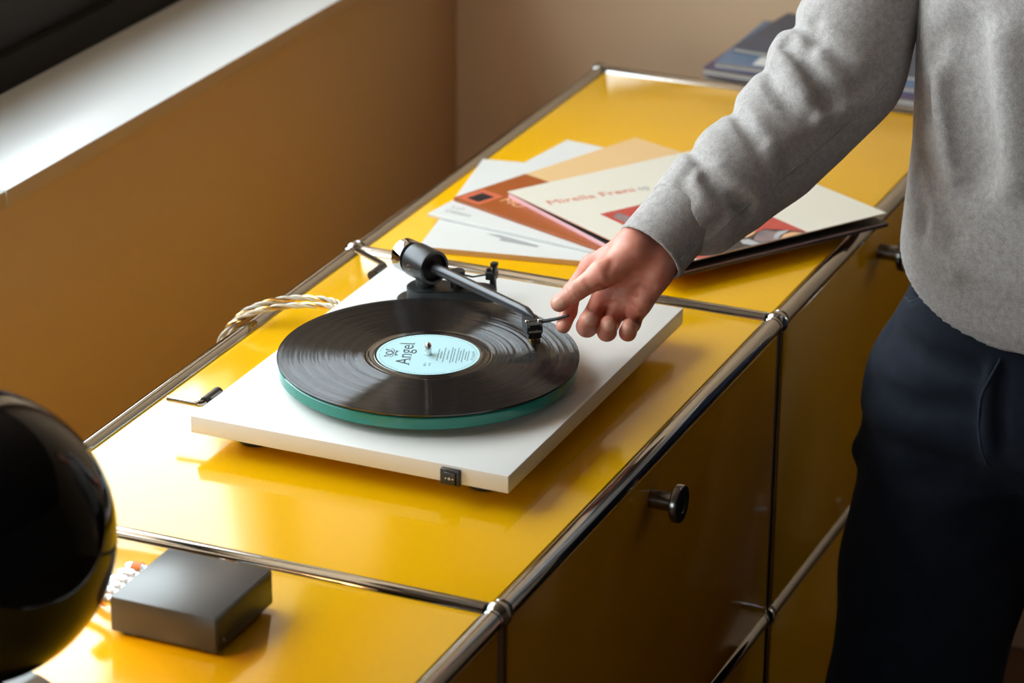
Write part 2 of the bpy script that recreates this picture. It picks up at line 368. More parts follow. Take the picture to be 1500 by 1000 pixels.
# ---------------------------------------------------------------- the sideboard
BL, BD, BH = .7446, .5063, .3559
XS = [-BL, 0, BL, 2*BL]; ZS = [0, -BH, -2*BH]
TR, BR, PT = .0095, .0128, .004
sb = empty('sideboard', (BL/2, BD/2, -Z0), 'yellow enamelled steel sideboard with chrome tube frame and ball joints', 'sideboard')
def cyl(name, a, b, r, m, parent, seg=24):
    bm = bmesh.new(); tube(bm, [a, b], r, seg); return obj(name, bm, m, parent)
for z in ZS:
    for i in range(3):
        for yy in (0, BD):
            cyl('chrome_tube', (XS[i]+BR*.9, yy, z), (XS[i+1]-BR*.9, yy, z), TR, 'chrome', sb, 32)
            for e, s in ((XS[i]+BR*.8, 1), (XS[i+1]-BR*.8, -1)):
                bm = bmesh.new(); lathe(bm, [(0, 0), (TR*.95, 0), (TR*1.09, .001), (TR*1.09, .0035), (TR*.99, .0045)], (e, yy, z), (s, 0, 0), 32)
                obj('tube_collar', bm, 'chrome', sb)
    for x in XS:
        cyl('chrome_tube', (x, BR*.9, z), (x, BD-BR*.9, z), TR, 'chrome', sb, 32)
for x in XS:
    for yy in (0, BD):
        for z in ZS:
            bm = bmesh.new(); bmesh.ops.create_uvsphere(bm, u_segments=32, v_segments=20, radius=BR)
            for v in bm.verts: v.co += Vector((x, yy, z))
            obj('ball_connector', bm, 'chrome', sb)
            if z > ZS[-1]: cyl('chrome_tube', (x, yy, z-BR*.9), (x, yy, z-BH+BR*.9), TR*.62 if yy == 0 else TR, 'chrome', sb, 24)
        # feet: one more short post down to a round levelling foot
        cyl('foot_post', (x, yy, ZS[-1]-BR*.9), (x, yy, -Z0+.02), TR, 'chrome', sb)
        bm = bmesh.new(); lathe(bm, [(0, .024), (.012, .024), (.014, .016), (.02, .010), (.021, 0), (0, 0)], (x, yy, -Z0), (0, 0, 1), 32); obj('foot', bm, 'black_plastic', sb)
g = TR+.0008
def panel(name, lo, hi, parent=sb, b=.0014):
    bm = bmesh.new(); box(bm, lo, hi, b, 3); return obj(name, bm, 'yellow_enamel', parent)
for i in range(3):
    xa, xb = XS[i]+g, XS[i+1]-g
    panel('top_panel', (xa, g, PT-.010), (xb, BD-g, PT))
    panel('shelf_panel', (xa, g, -BH-.003), (xb, BD-g, -BH+.003))
    panel('bottom_panel', (xa, g, -2*BH-.003), (xb, BD-g, -2*BH+.003))
    for j in range(2):
        zt, zb = ZS[j]-g, ZS[j+1]+g
        panel('back_panel', (xa, BD-.003, zb), (xb, BD+.001, zt))
        d = panel('drop_door', (xa, -.005, zb), (xb, .001, zt))
        if True:
            kx, kz = (XS[i]+XS[i+1])/2 - .012, ZS[j]-.042
            bm = bmesh.new()
            lathe(bm, [(0, -.002), (.0095, -.002), (.0095, .024), (.0105, .0245), (.0185, .0250), (.0195, .0262), (.0195, .0315), (.0185, .0330), (.0098, .0334), (.0098, .0326), (0, .0326)], (kx, -.005, kz), (0, -1, 0), 40)
            kn = obj('knob', bm, 'dark_chrome', d)
            bm = bmesh.new(); box(bm, (kx-.0008, -.0381, kz-.0045), (kx+.0008, -.0374, kz+.0045)); obj('key_slot', bm, 'black_hole', d, False)
for x in XS:
    for j in range(2):
        panel('side_panel', (x-.002, g, ZS[j+1]+g), (x+.002, BD-g, ZS[j]-g))

# ---------------------------------------------------------------- the turntable
TX, TY, TW, TD, TZ, TT = .1834, .0703, .4596, .3361, .0423, .0180
FZ = PT+.0003
tt = empty('turntable', (TX+TW/2, TY+TD/2, FZ), 'white turntable with green glass platter and black tonearm on yellow sideboard', 'turntable')
bm = bmesh.new(); box(bm, (TX, TY, TZ-TT), (TX+TW, TY+TD, TZ), .0009, 2); plinth = obj('plinth', bm, 'plinth_white', tt)
for fx in (TX+.05, TX+TW-.05):
    for fy in (TY+.045, TY+TD-.045):
        bm = bmesh.new(); lathe(bm, [(0, FZ), (.017, FZ), (.020, FZ+.003), (.020, FZ+.012), (.016, TZ-TT+.0002), (0, TZ-TT+.0002)], (fx, fy, 0), (0, 0, 1), 32); obj('foot', bm, 'black_plastic', tt)
# speed switch on the short side
sw = bmesh.new(); box(sw, (TX-.0045, .1185, .0235), (TX+.002, .1385, .0395), .0008, 2); sw = obj('speed_switch', sw, 'black_plastic', tt)
bm = bmesh.new(); box(bm, (TX-.0075, .1215, .0255), (TX-.004, .1335, .0375), .001, 2); obj('rocker', bm, 'black_plastic', sw)
for k, yy in enumerate((.1312, .1276, .1240)):
    bm = bmesh.new(); lathe(bm, [(.0007, 0), (.0013, 0), (.0013, .0002), (.0007, .0002), (.0007, 0)] if k == 1 else [(0, 0), (.0007, 0), (.0007, .0002), (0, .0002)], (TX-.0075, yy, .0318), (-1, 0, 0), 12); obj('switch_mark', bm, 'white_ink', sw)
# platter
RCX, RCY, RZ = .3655, .2373, .0662
pl_z0, pl_z1 = TZ+.0085, RZ-.0030
bm = bmesh.new(); lathe(bm, [(0, TZ-.001), (.045, TZ-.001), (.045, pl_z0+.0001), (0, pl_z0+.0001)], (RCX, RCY, 0), (0, 0, 1), 48); obj('sub_platter', bm, 'black_plastic', tt)
bm = bmesh.new(); lathe(bm, [(0, pl_z0), (.1485, pl_z0), (.1496, pl_z0+.001), (.1496, pl_z1-.001), (.1485, pl_z1), (0, pl_z1)], (RCX, RCY, 0), (0, 0, 1), 160); obj('glass_platter', bm, 'green_glass', tt)
bm = bmesh.new(); lathe(bm, [(0, pl_z1), (.1475, pl_z1), (.1475, pl_z1+.0012), (0, pl_z1+.0012)], (RCX, RCY, 0), (0, 0, 1), 96); obj('slip_mat', bm, 'paper_dark', tt)
bm = bmesh.new(); lathe(bm, [(0, pl_z1), (.0035, pl_z1), (.0035, RZ+.010), (.0028, RZ+.0118), (.0014, RZ+.0128), (0, RZ+.0129)], (RCX, RCY, 0), (0, 0, 1), 32); obj('spindle', bm, 'silver', tt)
# tonearm
PV = Vector((.547, .325, 0)); ST = Vector((.4345, .1335, 0)); AD = (ST-PV).normalized(); AZ = .0850
A2 = Vector((AD.x, AD.y, .03)).normalized()
AO = Vector((PV.x, PV.y, AZ))
def apt(s, side=0, up=0):
    sd = Vector((AD.y, -AD.x, 0)); return AO + A2*s + sd*side + Vector((0, 0, up))
ba = bmesh.new(); lathe(ba, [(0, 0), (.027, 0), (.027, .0045), (.026, .0055), (0, .0055)], (PV.x-.004, PV.y+.002, TZ), (0, 0, 1), 48); base = obj('arm_base', ba, 'black_satin_metal', tt)
# raised arm board running toward the front
e = Vector((.32, -.95, 0)).normalized(); n = Vector((-e.y, e.x, 0)); c0 = Vector((PV.x, PV.y, 0)); c1 = c0 + e*.062
pts = [c0 + (n*math.cos(t)-e*math.sin(t))*.0200 for t in np.linspace(0, math.pi, 17)] + [c1 + (-n*math.cos(t)+e*math.sin(t))*.0135 for t in np.linspace(0, math.pi, 13)]
bm = bmesh.new(); poly(bm, pts, TZ+.0055, TZ+.0185); bmesh.ops.bevel(bm, geom=[e_ for e_ in bm.edges if abs(e_.verts[0].co.z-e_.verts[1].co.z) < 1e-6 and e_.verts[0].co.z > TZ+.018], offset=.0012, segments=2, affect='EDGES')
obj('arm_board', bm, 'black_satin_metal', tt)
bm = bmesh.new(); lathe(bm, [(0, 0), (.0105, 0), (.0105, .012), (.009, .020), (0, .020)], (PV.x, PV.y, TZ+.0183), (0, 0, 1), 32); obj('arm_pillar', bm, 'black_plastic', tt)
q = c0 + e*.034
bm = bmesh.new(); lathe(bm, [(0, 0), (.008, 0), (.008, .018), (.0072, .019), (0, .019)], (q.x, q.y, TZ+.018), (0, 0, 1), 28); obj('lift_cylinder', bm, 'black_satin_metal', tt)
bm = bmesh.new(); lathe(bm, [(0, -.018), (.0172, -.018), (.0184, -.017), (.0184, .0155), (.0176, .0170), (.0150, .0170), (.0146, .006), (0, .006)], AO, A2, 56); hs = obj('bearing_housing', bm, 'arm_grey', tt)
bm = bmesh.new(); lathe(bm, [(0, .0062), (.0142, .0062), (.0142, .0115), (.0085, .0125), (0, .0125)], AO, A2, 40); obj('bearing_ring', bm, 'black_hole', hs)
sdv = Vector((AD.y, -AD.x, 0))
for s_ in (1, -1):
    bm = bmesh.new(); lathe(bm, [(0, 0), (.0030, 0), (.0030, .0006), (.0018, .0006), (.0018, -.0004), (0, -.0004)], AO - A2*.004 + sdv*s_*.0183 + Vector((0, 0, -.001)), sdv*s_, 20); obj('pivot_screw', bm, 'dark_chrome', hs)
bm = bmesh.new(); tube(bm, [apt(-.016), apt(-.030)], .0140, 32); obj('weight_shaft', bm, 'black_hole', tt)
bm = bmesh.new(); lathe(bm, [(0, -.0400), (.0130, -.0400), (.0136, -.0395), (.0168, -.0393), (.0177, -.0383), (.0177, -.0245), (.0170, -.0235), (0, -.0235)], AO, A2, 64); obj('counterweight', bm, 'chrome', tt)
bm = bmesh.new(); tube(bm, [apt(.010), apt(.03), apt(.168), apt(.180), apt(.186, 0, -.0010), apt(.193, 0, -.0024)], [.0062, .0060, .0051, .0049, .0036, .0012], 28); obj('arm_tube', bm, 'arm_grey', tt)
# headshell, cartridge, finger lift
Mh = Matrix.Translation(apt(.182)) @ Matrix(((AD.x, -AD.y, 0, 0), (AD.y, AD.x, 0, 0), (0, 0, 1, 0), (0, 0, 0, 1))) @ Matrix.Rotation(math.radians(-22), 4, 'Z')
hsp = [(-.004, .0042), (.006, .0080), (.028, .0080), (.031, .0055), (.031, -.0055), (.028, -.0080), (.006, -.0080), (-.004, -.0042)]
bm = bmesh.new(); poly(bm, hsp, -.0045, -.0018, M=Mh); hd = obj('headshell', bm, 'black_satin_metal', tt)
for yy in (.0064, -.0064):
    bm = bmesh.new(); lathe(bm, [(0, 0), (.0017, 0), (.0017, .0012), (.001, .0018), (0, .0018)], (.021, yy, -.0018), (0, 0, 1), 16); bmesh.ops.transform(bm, matrix=Mh, verts=bm.verts[:]); obj('screw', bm, 'silver', hd)
bm = bmesh.new(); box(bm, (.008, -.0082, -.0120), (.030, .0082, -.0046), .0008, 2, M=Mh)
pts = [(.009, -.0066), (.030, -.0066), (.030, .0066), (.009, .0066)]
poly(bm, pts, -.0168, -.0118, M=Mh); ct = obj('cartridge', bm, 'black_plastic', tt)
bm = bmesh.new(); box(bm, (.018, -.0052, -.0228), (.0315, .0052, -.0166), .0007, 2, M=Mh); obj('stylus_holder', bm, 'gold', ct)
bm = bmesh.new(); box(bm, (.0312, -.0009, -.0228), (.0318, .0009, -.0170), 0, M=Mh); obj('stylus_slot', bm, 'black_hole', ct, False)
me = text_mesh('ortofon', .0042, Mh @ Matrix.Translation((.03015, 0, -.0105)) @ Matrix.Rotation(math.pi/2, 4, 'Z') @ Matrix.Rotation(math.pi/2, 4, 'X')); fin('cartridge_lettering', me, 'white_ink', ct, False)
LT = dep(833, 462, 3.108)
MhI = [Vector(Mh @ Vector((.020, -.007, -.0035))), None]
bm = bmesh.new(); tube(bm, [Mh @ Vector((.0200, -.004, -.0032)), Mh @ Vector((.0200, .010, -.0032)), Vector(LT)*.5 + (Mh @ Vector((.0200, .010, -.0032)))*.5 + Vector((0, 0, -.0006)), Vector(LT)], [.0020, .0020, .0018, .0013], 10); obj('finger_lift', bm, 'black_hole', hd)
# arm rest with clip
RP = onz(722, 437, TZ)
bm = bmesh.new(); tube(bm, [(RP[0], RP[1], TZ), (RP[0], RP[1], TZ+.026)], [.0042, .0034], 16); ar = obj('arm_rest', bm, 'black_plastic', tt)
bm = bmesh.new(); box(bm, (RP[0]-.006, RP[1]-.004, TZ+.022), (RP[0]+.006, RP[1]+.0065, TZ+.031), .001, 2); box(bm, (RP[0]-.004, RP[1]-.004, TZ+.030), (RP[0]+.003, RP[1]-.0005, TZ+.040), .0008, 2); box(bm, (RP[0]-.004, RP[1]+.004, TZ+.030), (RP[0]+.003, RP[1]+.0065, TZ+.034), .0005, 2); box(bm, (RP[0]-.004, RP[1]-.0052, TZ+.037), (RP[0]+.003, RP[1]+.0018, TZ+.0415), .0008, 2); obj('rest_clip', bm, 'black_plastic', ar)
bm = bmesh.new(); tube(bm, [(RP[0], RP[1]+.004, TZ+.027), (RP[0]-.004, RP[1]+.022, TZ+.0225), (q.x, q.y, TZ+.033)], .0011, 8); obj('lift_lever', bm, 'black_plastic', tt)
# dust-cover hinges: black sleeve on the rear edge, bent chrome rod
YR = TY+TD
for hx, sgn, up in ((.219, 1, 0.), (.633, -1, .35)):
    hz = .0385
    h = bmesh.new(); tube(h, [(hx+sgn*.006, YR+.007, hz), (hx+sgn*.034, YR+.007, hz)], .0055, 20); hh = obj('hinge_sleeve', h, 'black_plastic', tt)
    bm = bmesh.new(); box(bm, (min(hx+sgn*.010, hx+sgn*.030), YR-.001, hz-.004), (max(hx+sgn*.010, hx+sgn*.030), YR+.005, hz+.004), .0006, 1); obj('hinge_bracket', bm, 'black_plastic', hh)
    ca, sa = math.cos(up), math.sin(up)
    path = smooth_path([(hx+sgn*.016, YR+.007, hz), (hx+sgn*.006, YR+.007, hz), (hx+sgn*.001, YR+.0085*ca+.001, hz+.002*sa), (hx, YR+.007+.008*ca, hz+.008*sa), (hx, YR+.007+.038*ca, hz+.038*sa)], 5)
    bm = bmesh.new(); tube(bm, path, .0033, 14); obj('hinge_rod', bm, 'chrome', hh)

# ---------------------------------------------------------------- record on the platter
rec = empty('vinyl_record', (RCX, RCY, RZ), 'black vinyl record with pale blue label on the glass platter', 'record')
prof = [(.0036, RZ-.0016), (.149, RZ-.0016), (.1505, RZ-.0008), (.1505, RZ+.0003), (.1490, RZ+.0006), (.1470, RZ+.0002)]
gaps = [.1405, .1265, .1150, .1020, .0880, .0765]
r_ = .1460
prof.append((r_, RZ+.0001))
for gq in gaps:
    prof += [(gq+.0005, RZ+.0001), (gq+.0003, RZ+.00006), (gq-.0003, RZ+.00006), (gq-.0005, RZ+.0001)]
prof += [(.0640, RZ+.0001)]
bm = bmesh.new(); lathe(bm, prof, (RCX, RCY, 0), (0, 0, 1), 200); obj('disc', bm, 'vinyl', rec, True)
prof = [(.0640, RZ+.0001), (.0625, RZ-.0003), (.0600, RZ-.0003), (.0593, RZ+.0001), (.0560, RZ-.0002), (.0545, RZ+.00005), (.0535, RZ+.0004), (.0525, RZ+.0001), (.0036, RZ+.0001)]
bm = bmesh.new(); lathe(bm, prof, (RCX, RCY, 0), (0, 0, 1), 160); obj('run_out_ring', bm, 'vinyl_smooth', rec)
bm = bmesh.new(); lathe(bm, [(.0037, RZ), (.0515, RZ), (.0515, RZ+.00022), (.0037, RZ+.00022)], (RCX, RCY, 0), (0, 0, 1), 120); lb = obj('paper_label', bm, 'label_blue', rec)
ZL = RZ+.00026
LA = math.radians(19)
def lab(u, v):                   # label coordinates: u along the reading direction, v toward the top of the lettering
    return Matrix.Translation((RCX, RCY, ZL)) @ Matrix.Rotation(LA, 4, 'Z') @ Matrix.Translation((u, v, 0))
def ltext(s, size, u, v, m='ink_dark', rot=0, sp=1., sx=1.):
    me = text_mesh(s, size, lab(u, v) @ Matrix.Rotation(rot, 4, 'Z') @ Matrix.Diagonal((sx, 1, 1, 1)), spacing=sp); return fin('label_lettering', me, m, lb, False)
ltext('Angel', .0200, 0, .0165, sx=1.22)
# small serifs under and over the stems give the word its look
bm = bmesh.new()
for u0, v0, l in ((-.0268, .0165, .0055), (-.0155, .0165, .0055), (-.0112, .0165, .0040), (-.0045, .0165, .0040), (.0262, .0165, .0050), (.0250, .0310, .0030)):
    box(bm, (u0-l/2, v0-.0003, 0), (u0+l/2, v0+.0003, .0001), 0, M=lab(0, 0))
obj('label_serif', bm, 'ink_dark', lb, False)
ltext('SIDE 1', .0035, -.0255, -.0005, 'ink_faint'); ltext('33 1/3', .0030, -.0255, -.0050, 'ink_faint')
for k, ch in enumerate('STEREO'):
    a = -math.pi/2 + (k-2.5)*.085
    ltext(ch, .0042, .0468*math.cos(a), .0468*math.sin(a), 'ink_dark', a+math.pi/2)
rnd = random.Random(3)
bm = bmesh.new()
for k, (v0, ln) in enumerate(((-.0100, .030), (-.0130, .018), (-.0160, .036), (-.0198, .024), (-.0232, .040), (-.0258, .034), (-.0292, .038), (-.0318, .026), (-.0346, .034), (-.0375, .020), (-.0400, .026))):
    u = -ln/2
    while u < ln/2:
        wd = rnd.uniform(.0012, .0042); box(bm, (u, v0-.00055, 0), (min(u+wd, ln/2), v0+.00055, .00008), 0, M=lab(0, 0)); u += wd+.0009
obj('label_small_print', bm, 'ink_faint', lb, False)
bm = bmesh.new()
for k in range(90):              # dotted rim text round the label edge
    a = 2*math.pi*k/90
    if k % 15 == 0: continue
    box(bm, (-.0010, -.0003, 0), (.0010, .0003, .00008), 0, M=lab(0, 0) @ Matrix.Rotation(a, 4, 'Z') @ Matrix.Translation((0, .0485, 0)))
obj('label_rim_print', bm, 'ink_faint', lb, False)
bm = bmesh.new()                 # winged figure emblem
def stroke(pts, r=.0005):
    P = smooth_path([lab(p[0], p[1]) @ Vector((0, 0, .00003)) for p in pts], 5)
    for a, b in zip(P[:-1], P[1:]):
        a, b = Vector(a), Vector(b); d = (b-a); n_ = Vector((-d.y, d.x, 0)).normalized()*r
        bm.faces.new([bm.verts.new(p) for p in (a-n_, b-n_, b+n_, a+n_)])
stroke([(.0035*math.cos(t), .0385+.0035*math.sin(t)) for t in np.linspace(0, 2*math.pi, 11)], .0007)
for s in (1, -1):
    stroke([(s*.003, .0360), (s*.0075, .0385), (s*.0095, .0430), (s*.0065, .0415), (s*.0040, .0385)], .0006)
    stroke([(s*.0035, .0345), (s*.0085, .0350), (s*.0120, .0380)], .0004)
    stroke([(s*.001, .0350), (s*.004, .0320), (s*.0075, .0325)], .0005)
stroke([(-.006, .0300), (0, .0325), (.006, .0300)], .0005)
obj('label_emblem', bm, 'ink_dark', lb, False)

# ---------------------------------------------------------------- signal cable
def braid(name, path, parent, r=.0030):
    P = [np.array(p) for p in smooth_path(path, 14)]
    for j in range(3):
        pts = []
        x = None
        for i, p in enumerate(P):
            t = Vector(P[min(i+1, len(P)-1)]-P[max(i-1, 0)]).normalized()
            x = t.orthogonal().normalized() if x is None else (x-t*x.dot(t)).normalized(); y_ = t.cross(x)
            a = i*.42 + j*2.094
            pts.append(Vector(p) + (x*math.cos(a)+y_*math.sin(a))*r*.62)
        bm = bmesh.new(); tube(bm, pts, r*.56, 8); obj('braided_strand', bm, ('cable_clear', 'gold' if j == 1 else 'cable_clear')[j % 2], parent)
cb = empty('signal_cable', (.536, .41, FZ), 'clear twisted signal cable looping from turntable over the rear tube', 'cable')
braid('cable', [(.530, .4115, .026), (.535, .430, .030), (.533, .470, .0275), (.512, .503, .022), (.492, .526, .004), (.482, .534, -.05), (.46, .55, -.20), (.2, .57, -.40), (0, .56, -.30), (-.12, .545, -.05), (-.13, .512, .0150), (-.115, .46, .012), (-.112, .36, .012), (-.112, .312, .022)], cb)
braid('cable', [(.522, .4115, .026), (.524, .428, .028), (.520, .466, .024), (.497, .505, .0175), (.476, .530, -.003), (.466, .540, -.06), (.44, .56, -.22), (.2, .58, -.42), (0, .57, -.32), (-.145, .55, -.05), (-.155, .512, .0150), (-.14, .46, .012), (-.137, .36, .012), (-.135, .312, .022)], cb)

# ---------------------------------------------------------------- phono preamp box
pb = empty('phono_preamp', (-.126, .234, FZ), 'small dark grey metal phono box beside the black globe lamp', 'preamp')
bm = bmesh.new(); box(bm, (-.1770, .1830, .0085), (-.0750, .2850, .0410), .0007, 2); bd = obj('body', bm, 'box_grey', pb)
bm = bmesh.new(); box(bm, (-.1755, .1815, .0095), (-.0765, .1835, .0400), .0006, 2); obj('front_plate', bm, 'black_plastic', pb)
bm = bmesh.new(); lathe(bm, [(0, 0), (.0012, 0), (.0010, .0007), (0, .0009)], (-.165, .1815, .0165), (0, -1, 0), 14); obj('power_light', bm, 'led', pb)
for fx in (-.165, -.087):
    for fy in (.195, .273):
        bm = bmesh.new(); lathe(bm, [(0, FZ), (.007, FZ), (.0075, FZ+.001), (.0065, .0086), (0, .0086)], (fx, fy, 0), (0, 0, 1), 20); obj('foot', bm, 'black_plastic', pb)
for k, (jx, m) in enumerate(((-.160, 'orange_plastic'), (-.148, 'silver'), (-.137, 'silver'), (-.125, 'silver'), (-.112, 'silver'), (-.098, 'orange_plastic'))):
    bm = bmesh.new(); lathe(bm, [(0, 0), (.0062, 0), (.0062, .004), (.0048, .0045), (.0048, .012), (.0056, .013), (.0056, .026), (.004, .030), (0, .030)], (jx, .2848, .027), (0, 1, 0), 20); jk = obj('phono_plug', bm, 'silver', pb)
    bm = bmesh.new(); lathe(bm, [(.0057, .014), (.0064, .0145), (.0064, .0235), (.0057, .024)], (jx, .2848, .027), (0, 1, 0), 20); obj('plug_band', bm, m, jk)

# ---------------------------------------------------------------- black globe lamp
LZC = .172
lc = onz(-50, 785, LZC); ldep = float((lc-CAM) @ CF); LR = 221*ldep/FPX
lamp = empty('table_lamp', (lc[0], lc[1], FZ), 'glossy black globe table lamp standing beside the small grey box on the sideboard', 'lamp')
od = Vector((.90, -.05, -.43)).normalized()
bm = bmesh.new(); ha = math.radians(34)
prof = [(0, -LR)] + [(LR*math.sin(t), -LR*math.cos(t)) for t in np.linspace(.04, math.pi-ha, 44)]
lathe(bm, prof, lc, od, 72, 0)
prof = [(LR*math.sin(math.pi-ha), LR*math.cos(ha)), ((LR-.003)*math.sin(math.pi-ha), (LR-.003)*math.cos(ha))] + [((LR-.003)*math.sin(t), -(LR-.003)*math.cos(t)) for t in np.linspace(math.pi-ha-.02, .04, 40)] + [(0, -(LR-.003))]
lathe(bm, prof, lc, od, 72, 1); bmesh.ops.remove_doubles(bm, verts=bm.verts[:], dist=1e-5)
obj('globe_shade', bm, ['black_gloss', 'shade_inside'], lamp)
bm = bmesh.new(); bmesh.ops.create_uvsphere(bm, u_segments=24, v_segments=16, radius=.028)
bc = Vector(lc) + od*(LR*.30)
for v in bm.verts: v.co += bc
obj('bulb', bm, 'bulb_glow', lamp)
bm = bmesh.new(); tube(bm, [Vector(lc)-od*(LR-.004), Vector(lc)-od*.02, bc - od*.022], [.016, .016, .014], 24); obj('socket', bm, 'black_plastic', lamp)
bm = bmesh.new(); lathe(bm, [(0, FZ), (.068, FZ), (.070, FZ+.002), (.070, FZ+.012), (.066, FZ+.016), (.03, FZ+.020), (.022, FZ+.030), (.022, LZC-LR+.01), (.03, LZC-LR+.016), (0, LZC-LR+.016)], (lc[0], lc[1], 0), (0, 0, 1), 56); obj('base', bm, 'black_gloss', lamp)
ll = bpy.data.lights.new('lamp_bulb_light', 'POINT'); ll.energy = 0.5; ll.color = (1, .58, .26); ll.shadow_soft_size = .028
lo_ = link(bpy.data.objects.new('lamp_bulb_light', ll)); lo_.parent = lamp; lo_.location = Vector((bc.x, bc.y, bc.z+Z0)) + od*.034 - origin(lamp)

# ---------------------------------------------------------------- record sleeves
def sleeve(name, label, corner, ang, th, z, mats, size=.315, tilt=0., cat='record sleeve', group='record sleeves fanned on the sideboard'):
    """corner = the window-side left corner; ang = direction of the edge running to the front (degrees); tilt lifts the far side"""
    root = empty(name, (corner[0], corner[1], z), label, cat, group)
    a = math.radians(ang); e1 = Vector((math.cos(a), math.sin(a), 0)); e2 = Vector((-e1.y, e1.x, 0))
    Mx = Matrix.Translation((corner[0], corner[1], z)) @ Matrix(((e1.x, e2.x, 0, 0), (e1.y, e2.y, 0, 0), (0, 0, 1, 0), (0, 0, 0, 1))) @ Matrix.Rotation(tilt, 4, 'Y') 
    bm = bmesh.new(); box(bm, (0, 0, 0), (size, size, th), .0004, 1)
    for f in bm.faces:
        f.material_index = 0 if f.normal.z > .9 else (2 if len(mats) > 2 and f.normal.x > .9 else 1)
    bmesh.ops.transform(bm, matrix=Mx, verts=bm.verts[:])
    obj('jacket', bm, mats, root, False)
    return root, Mx, th
def pprint(root, Mx, th, name, pts, m, lift=.00015):
    bm = bmesh.new(); poly(bm, pts, th+lift-.0001, th+lift, M=Mx); return obj(name, bm, m, root, False)
def ptext(root, Mx, th, s, size, u, v, m, rot=0, sx=1.):
    me = text_mesh(s, size, Mx @ Matrix.Translation((u, v, th+.00018)) @ Matrix.Rotation(rot, 4, 'Z') @ Matrix.Diagonal((sx, 1, 1, 1))); return fin('lettering', me, m, root, False)
zA = FZ
rA = sleeve('record_sleeve', 'thick white record sleeve with tan cardboard edges lying flat under the others', (.768, .437), -79.5, .0062, zA, ['paper_white', 'paper_kraft'], size=.310)
rB = sleeve('record_sleeve', 'plain white record sleeve lying between the thick sleeve and the rust one', (.860, .469), -98.4, .0040, zA+.0064, ['paper_white', 'paper_white'])
ptext(*rB, 'STEREO', .010, .030, .016, 'print_grey', 0); ptext(*rB, '3 LP', .010, .020, .030, 'print_grey', 0)
rD = sleeve('record_sleeve', 'rust and tan record sleeve with a dark centre hole under the cream cover', (.911, .459), -111.2, .0038, zA+.0106, ['paper_tan', 'paper_rust'])
pprint(*rD, 'rust_panel', [(.0, .0), (.3148, .0), (.3148, .120), (.0, .120)], 'paper_rust')
pprint(*rD, 'badge', [(.004, .004), (.038, .004), (.038, .045), (.004, .045)], 'print_brick', .0002)
pprint(*rD, 'badge_picture', [(.012, .010), (.032, .010), (.032, .036), (.012, .036)], 'print_black', .00025)
ptext(*rD, 'MO', .022, .062, .030, 'print_skin', 0)
pprint(*rD, 'centre_hole', [(.103+.044*math.cos(t), .192+.044*math.sin(t)) for t in np.linspace(0, 2*math.pi, 33)[:-1]], 'paper_dark', .0002)
zF = zA+.0146
rF = sleeve('record_sleeve', 'dark record jacket with pink edges lying directly under the cream cover', (.937, .400), -123.0, .0050, zF, ['paper_dark', 'paper_pink', 'paper_dark'])
rE = sleeve('record_sleeve', 'cream record cover with red lettering and a red picture panel on top', (.939, .403), -122.4, .0014, zF+.0052, ['paper_cream', 'paper_rust', 'paper_cream'], tilt=-.024)
# picture panel: red ground, figure in black, silver and skin tones
def cover_px(Mx, th, pts):       # picture outlines read off the photograph, laid in the cover's own plane
    Mi = Mx.inverted(); o = Mi @ Vector(CAM); out = []
    for u, v in pts:
        d = Mi.to_3x3() @ Vector(ray(u, v)); t = (th-o.z)/d.z; q_ = o+d*t
        out.append((min(max(q_.x, .001), .314), min(max(q_.y, .001), .314)))
    return out
pprint(*rA, 'cover_print', cover_px(rA[1], rA[2], [(712, 342), (732, 344), (790, 360), (786, 362), (731, 352), (734, 349)]), 'print_grey')
def cprint(name, px, m, lift): pprint(*rE, name, cover_px(rE[1], rE[2], px), m, lift)
gl = cover_px(rE[1], rE[2], [(885, 312), (1126, 315), (1217, 355), (1033, 389)])
u0_, v0_, v1_ = gl[0][0], (gl[0][1]+gl[3][1])/2, (gl[1][1]+gl[2][1])/2
pprint(*rE, 'picture_ground', [(u0_, v0_), (.3135, v0_), (.3135, v1_), (u0_, v1_)], 'print_red', .00015)
cprint('picture_stripe', [(905, 311), (935, 322), (925, 330), (898, 318)], 'print_mauve', .0002)
cprint('picture_dress', [(1098, 345), (1120, 335), (1150, 337), (1178, 339), (1205, 352), (1190, 359), (1140, 367), (1096, 376), (1044, 386), (1042, 378), (1062, 362), (1080, 352)], 'print_black', .0002)
cprint('picture_shoulder', [(1143, 349), (1149, 343), (1160, 340), (1175, 341), (1189, 346), (1197, 353), (1196, 358), (1175, 362), (1153, 366), (1147, 358)], 'print_skin', .00025)
cprint('picture_neck', [(1086, 346), (1092, 338), (1100, 334), (1109, 335), (1104, 343), (1094, 348)], 'print_skin', .00025)
cprint('picture_chest', [(1106, 346), (1112, 339), (1122, 337), (1140, 340), (1134, 348), (1140, 356), (1120, 357), (1104, 352)], 'print_mauve', .00025)
cprint('picture_strap', [(1134, 345), (1140, 339), (1156, 337), (1150, 341), (1143, 345), (1141, 351), (1146, 358), (1142, 360), (1135, 352)], 'print_silver', .0003)
cprint('picture_jewel', [(1084, 352), (1096, 350), (1112, 356), (1126, 361), (1130, 366), (1120, 366), (1104, 360), (1088, 357)], 'print_silver', .0003)
cprint('picture_rose', [(1080, 371), (1086, 369), (1095, 375), (1094, 379), (1079, 380)], 'print_red', .0003)
cprint('picture_ribbon', [(1046, 384), (1054, 372), (1062, 370), (1066, 378), (1068, 382), (1050, 386)], 'print_brick', .0003)
cprint('picture_glove', [(1044, 384), (1050, 380), (1062, 379), (1064, 382), (1050, 386)], 'print_skin', .00035)
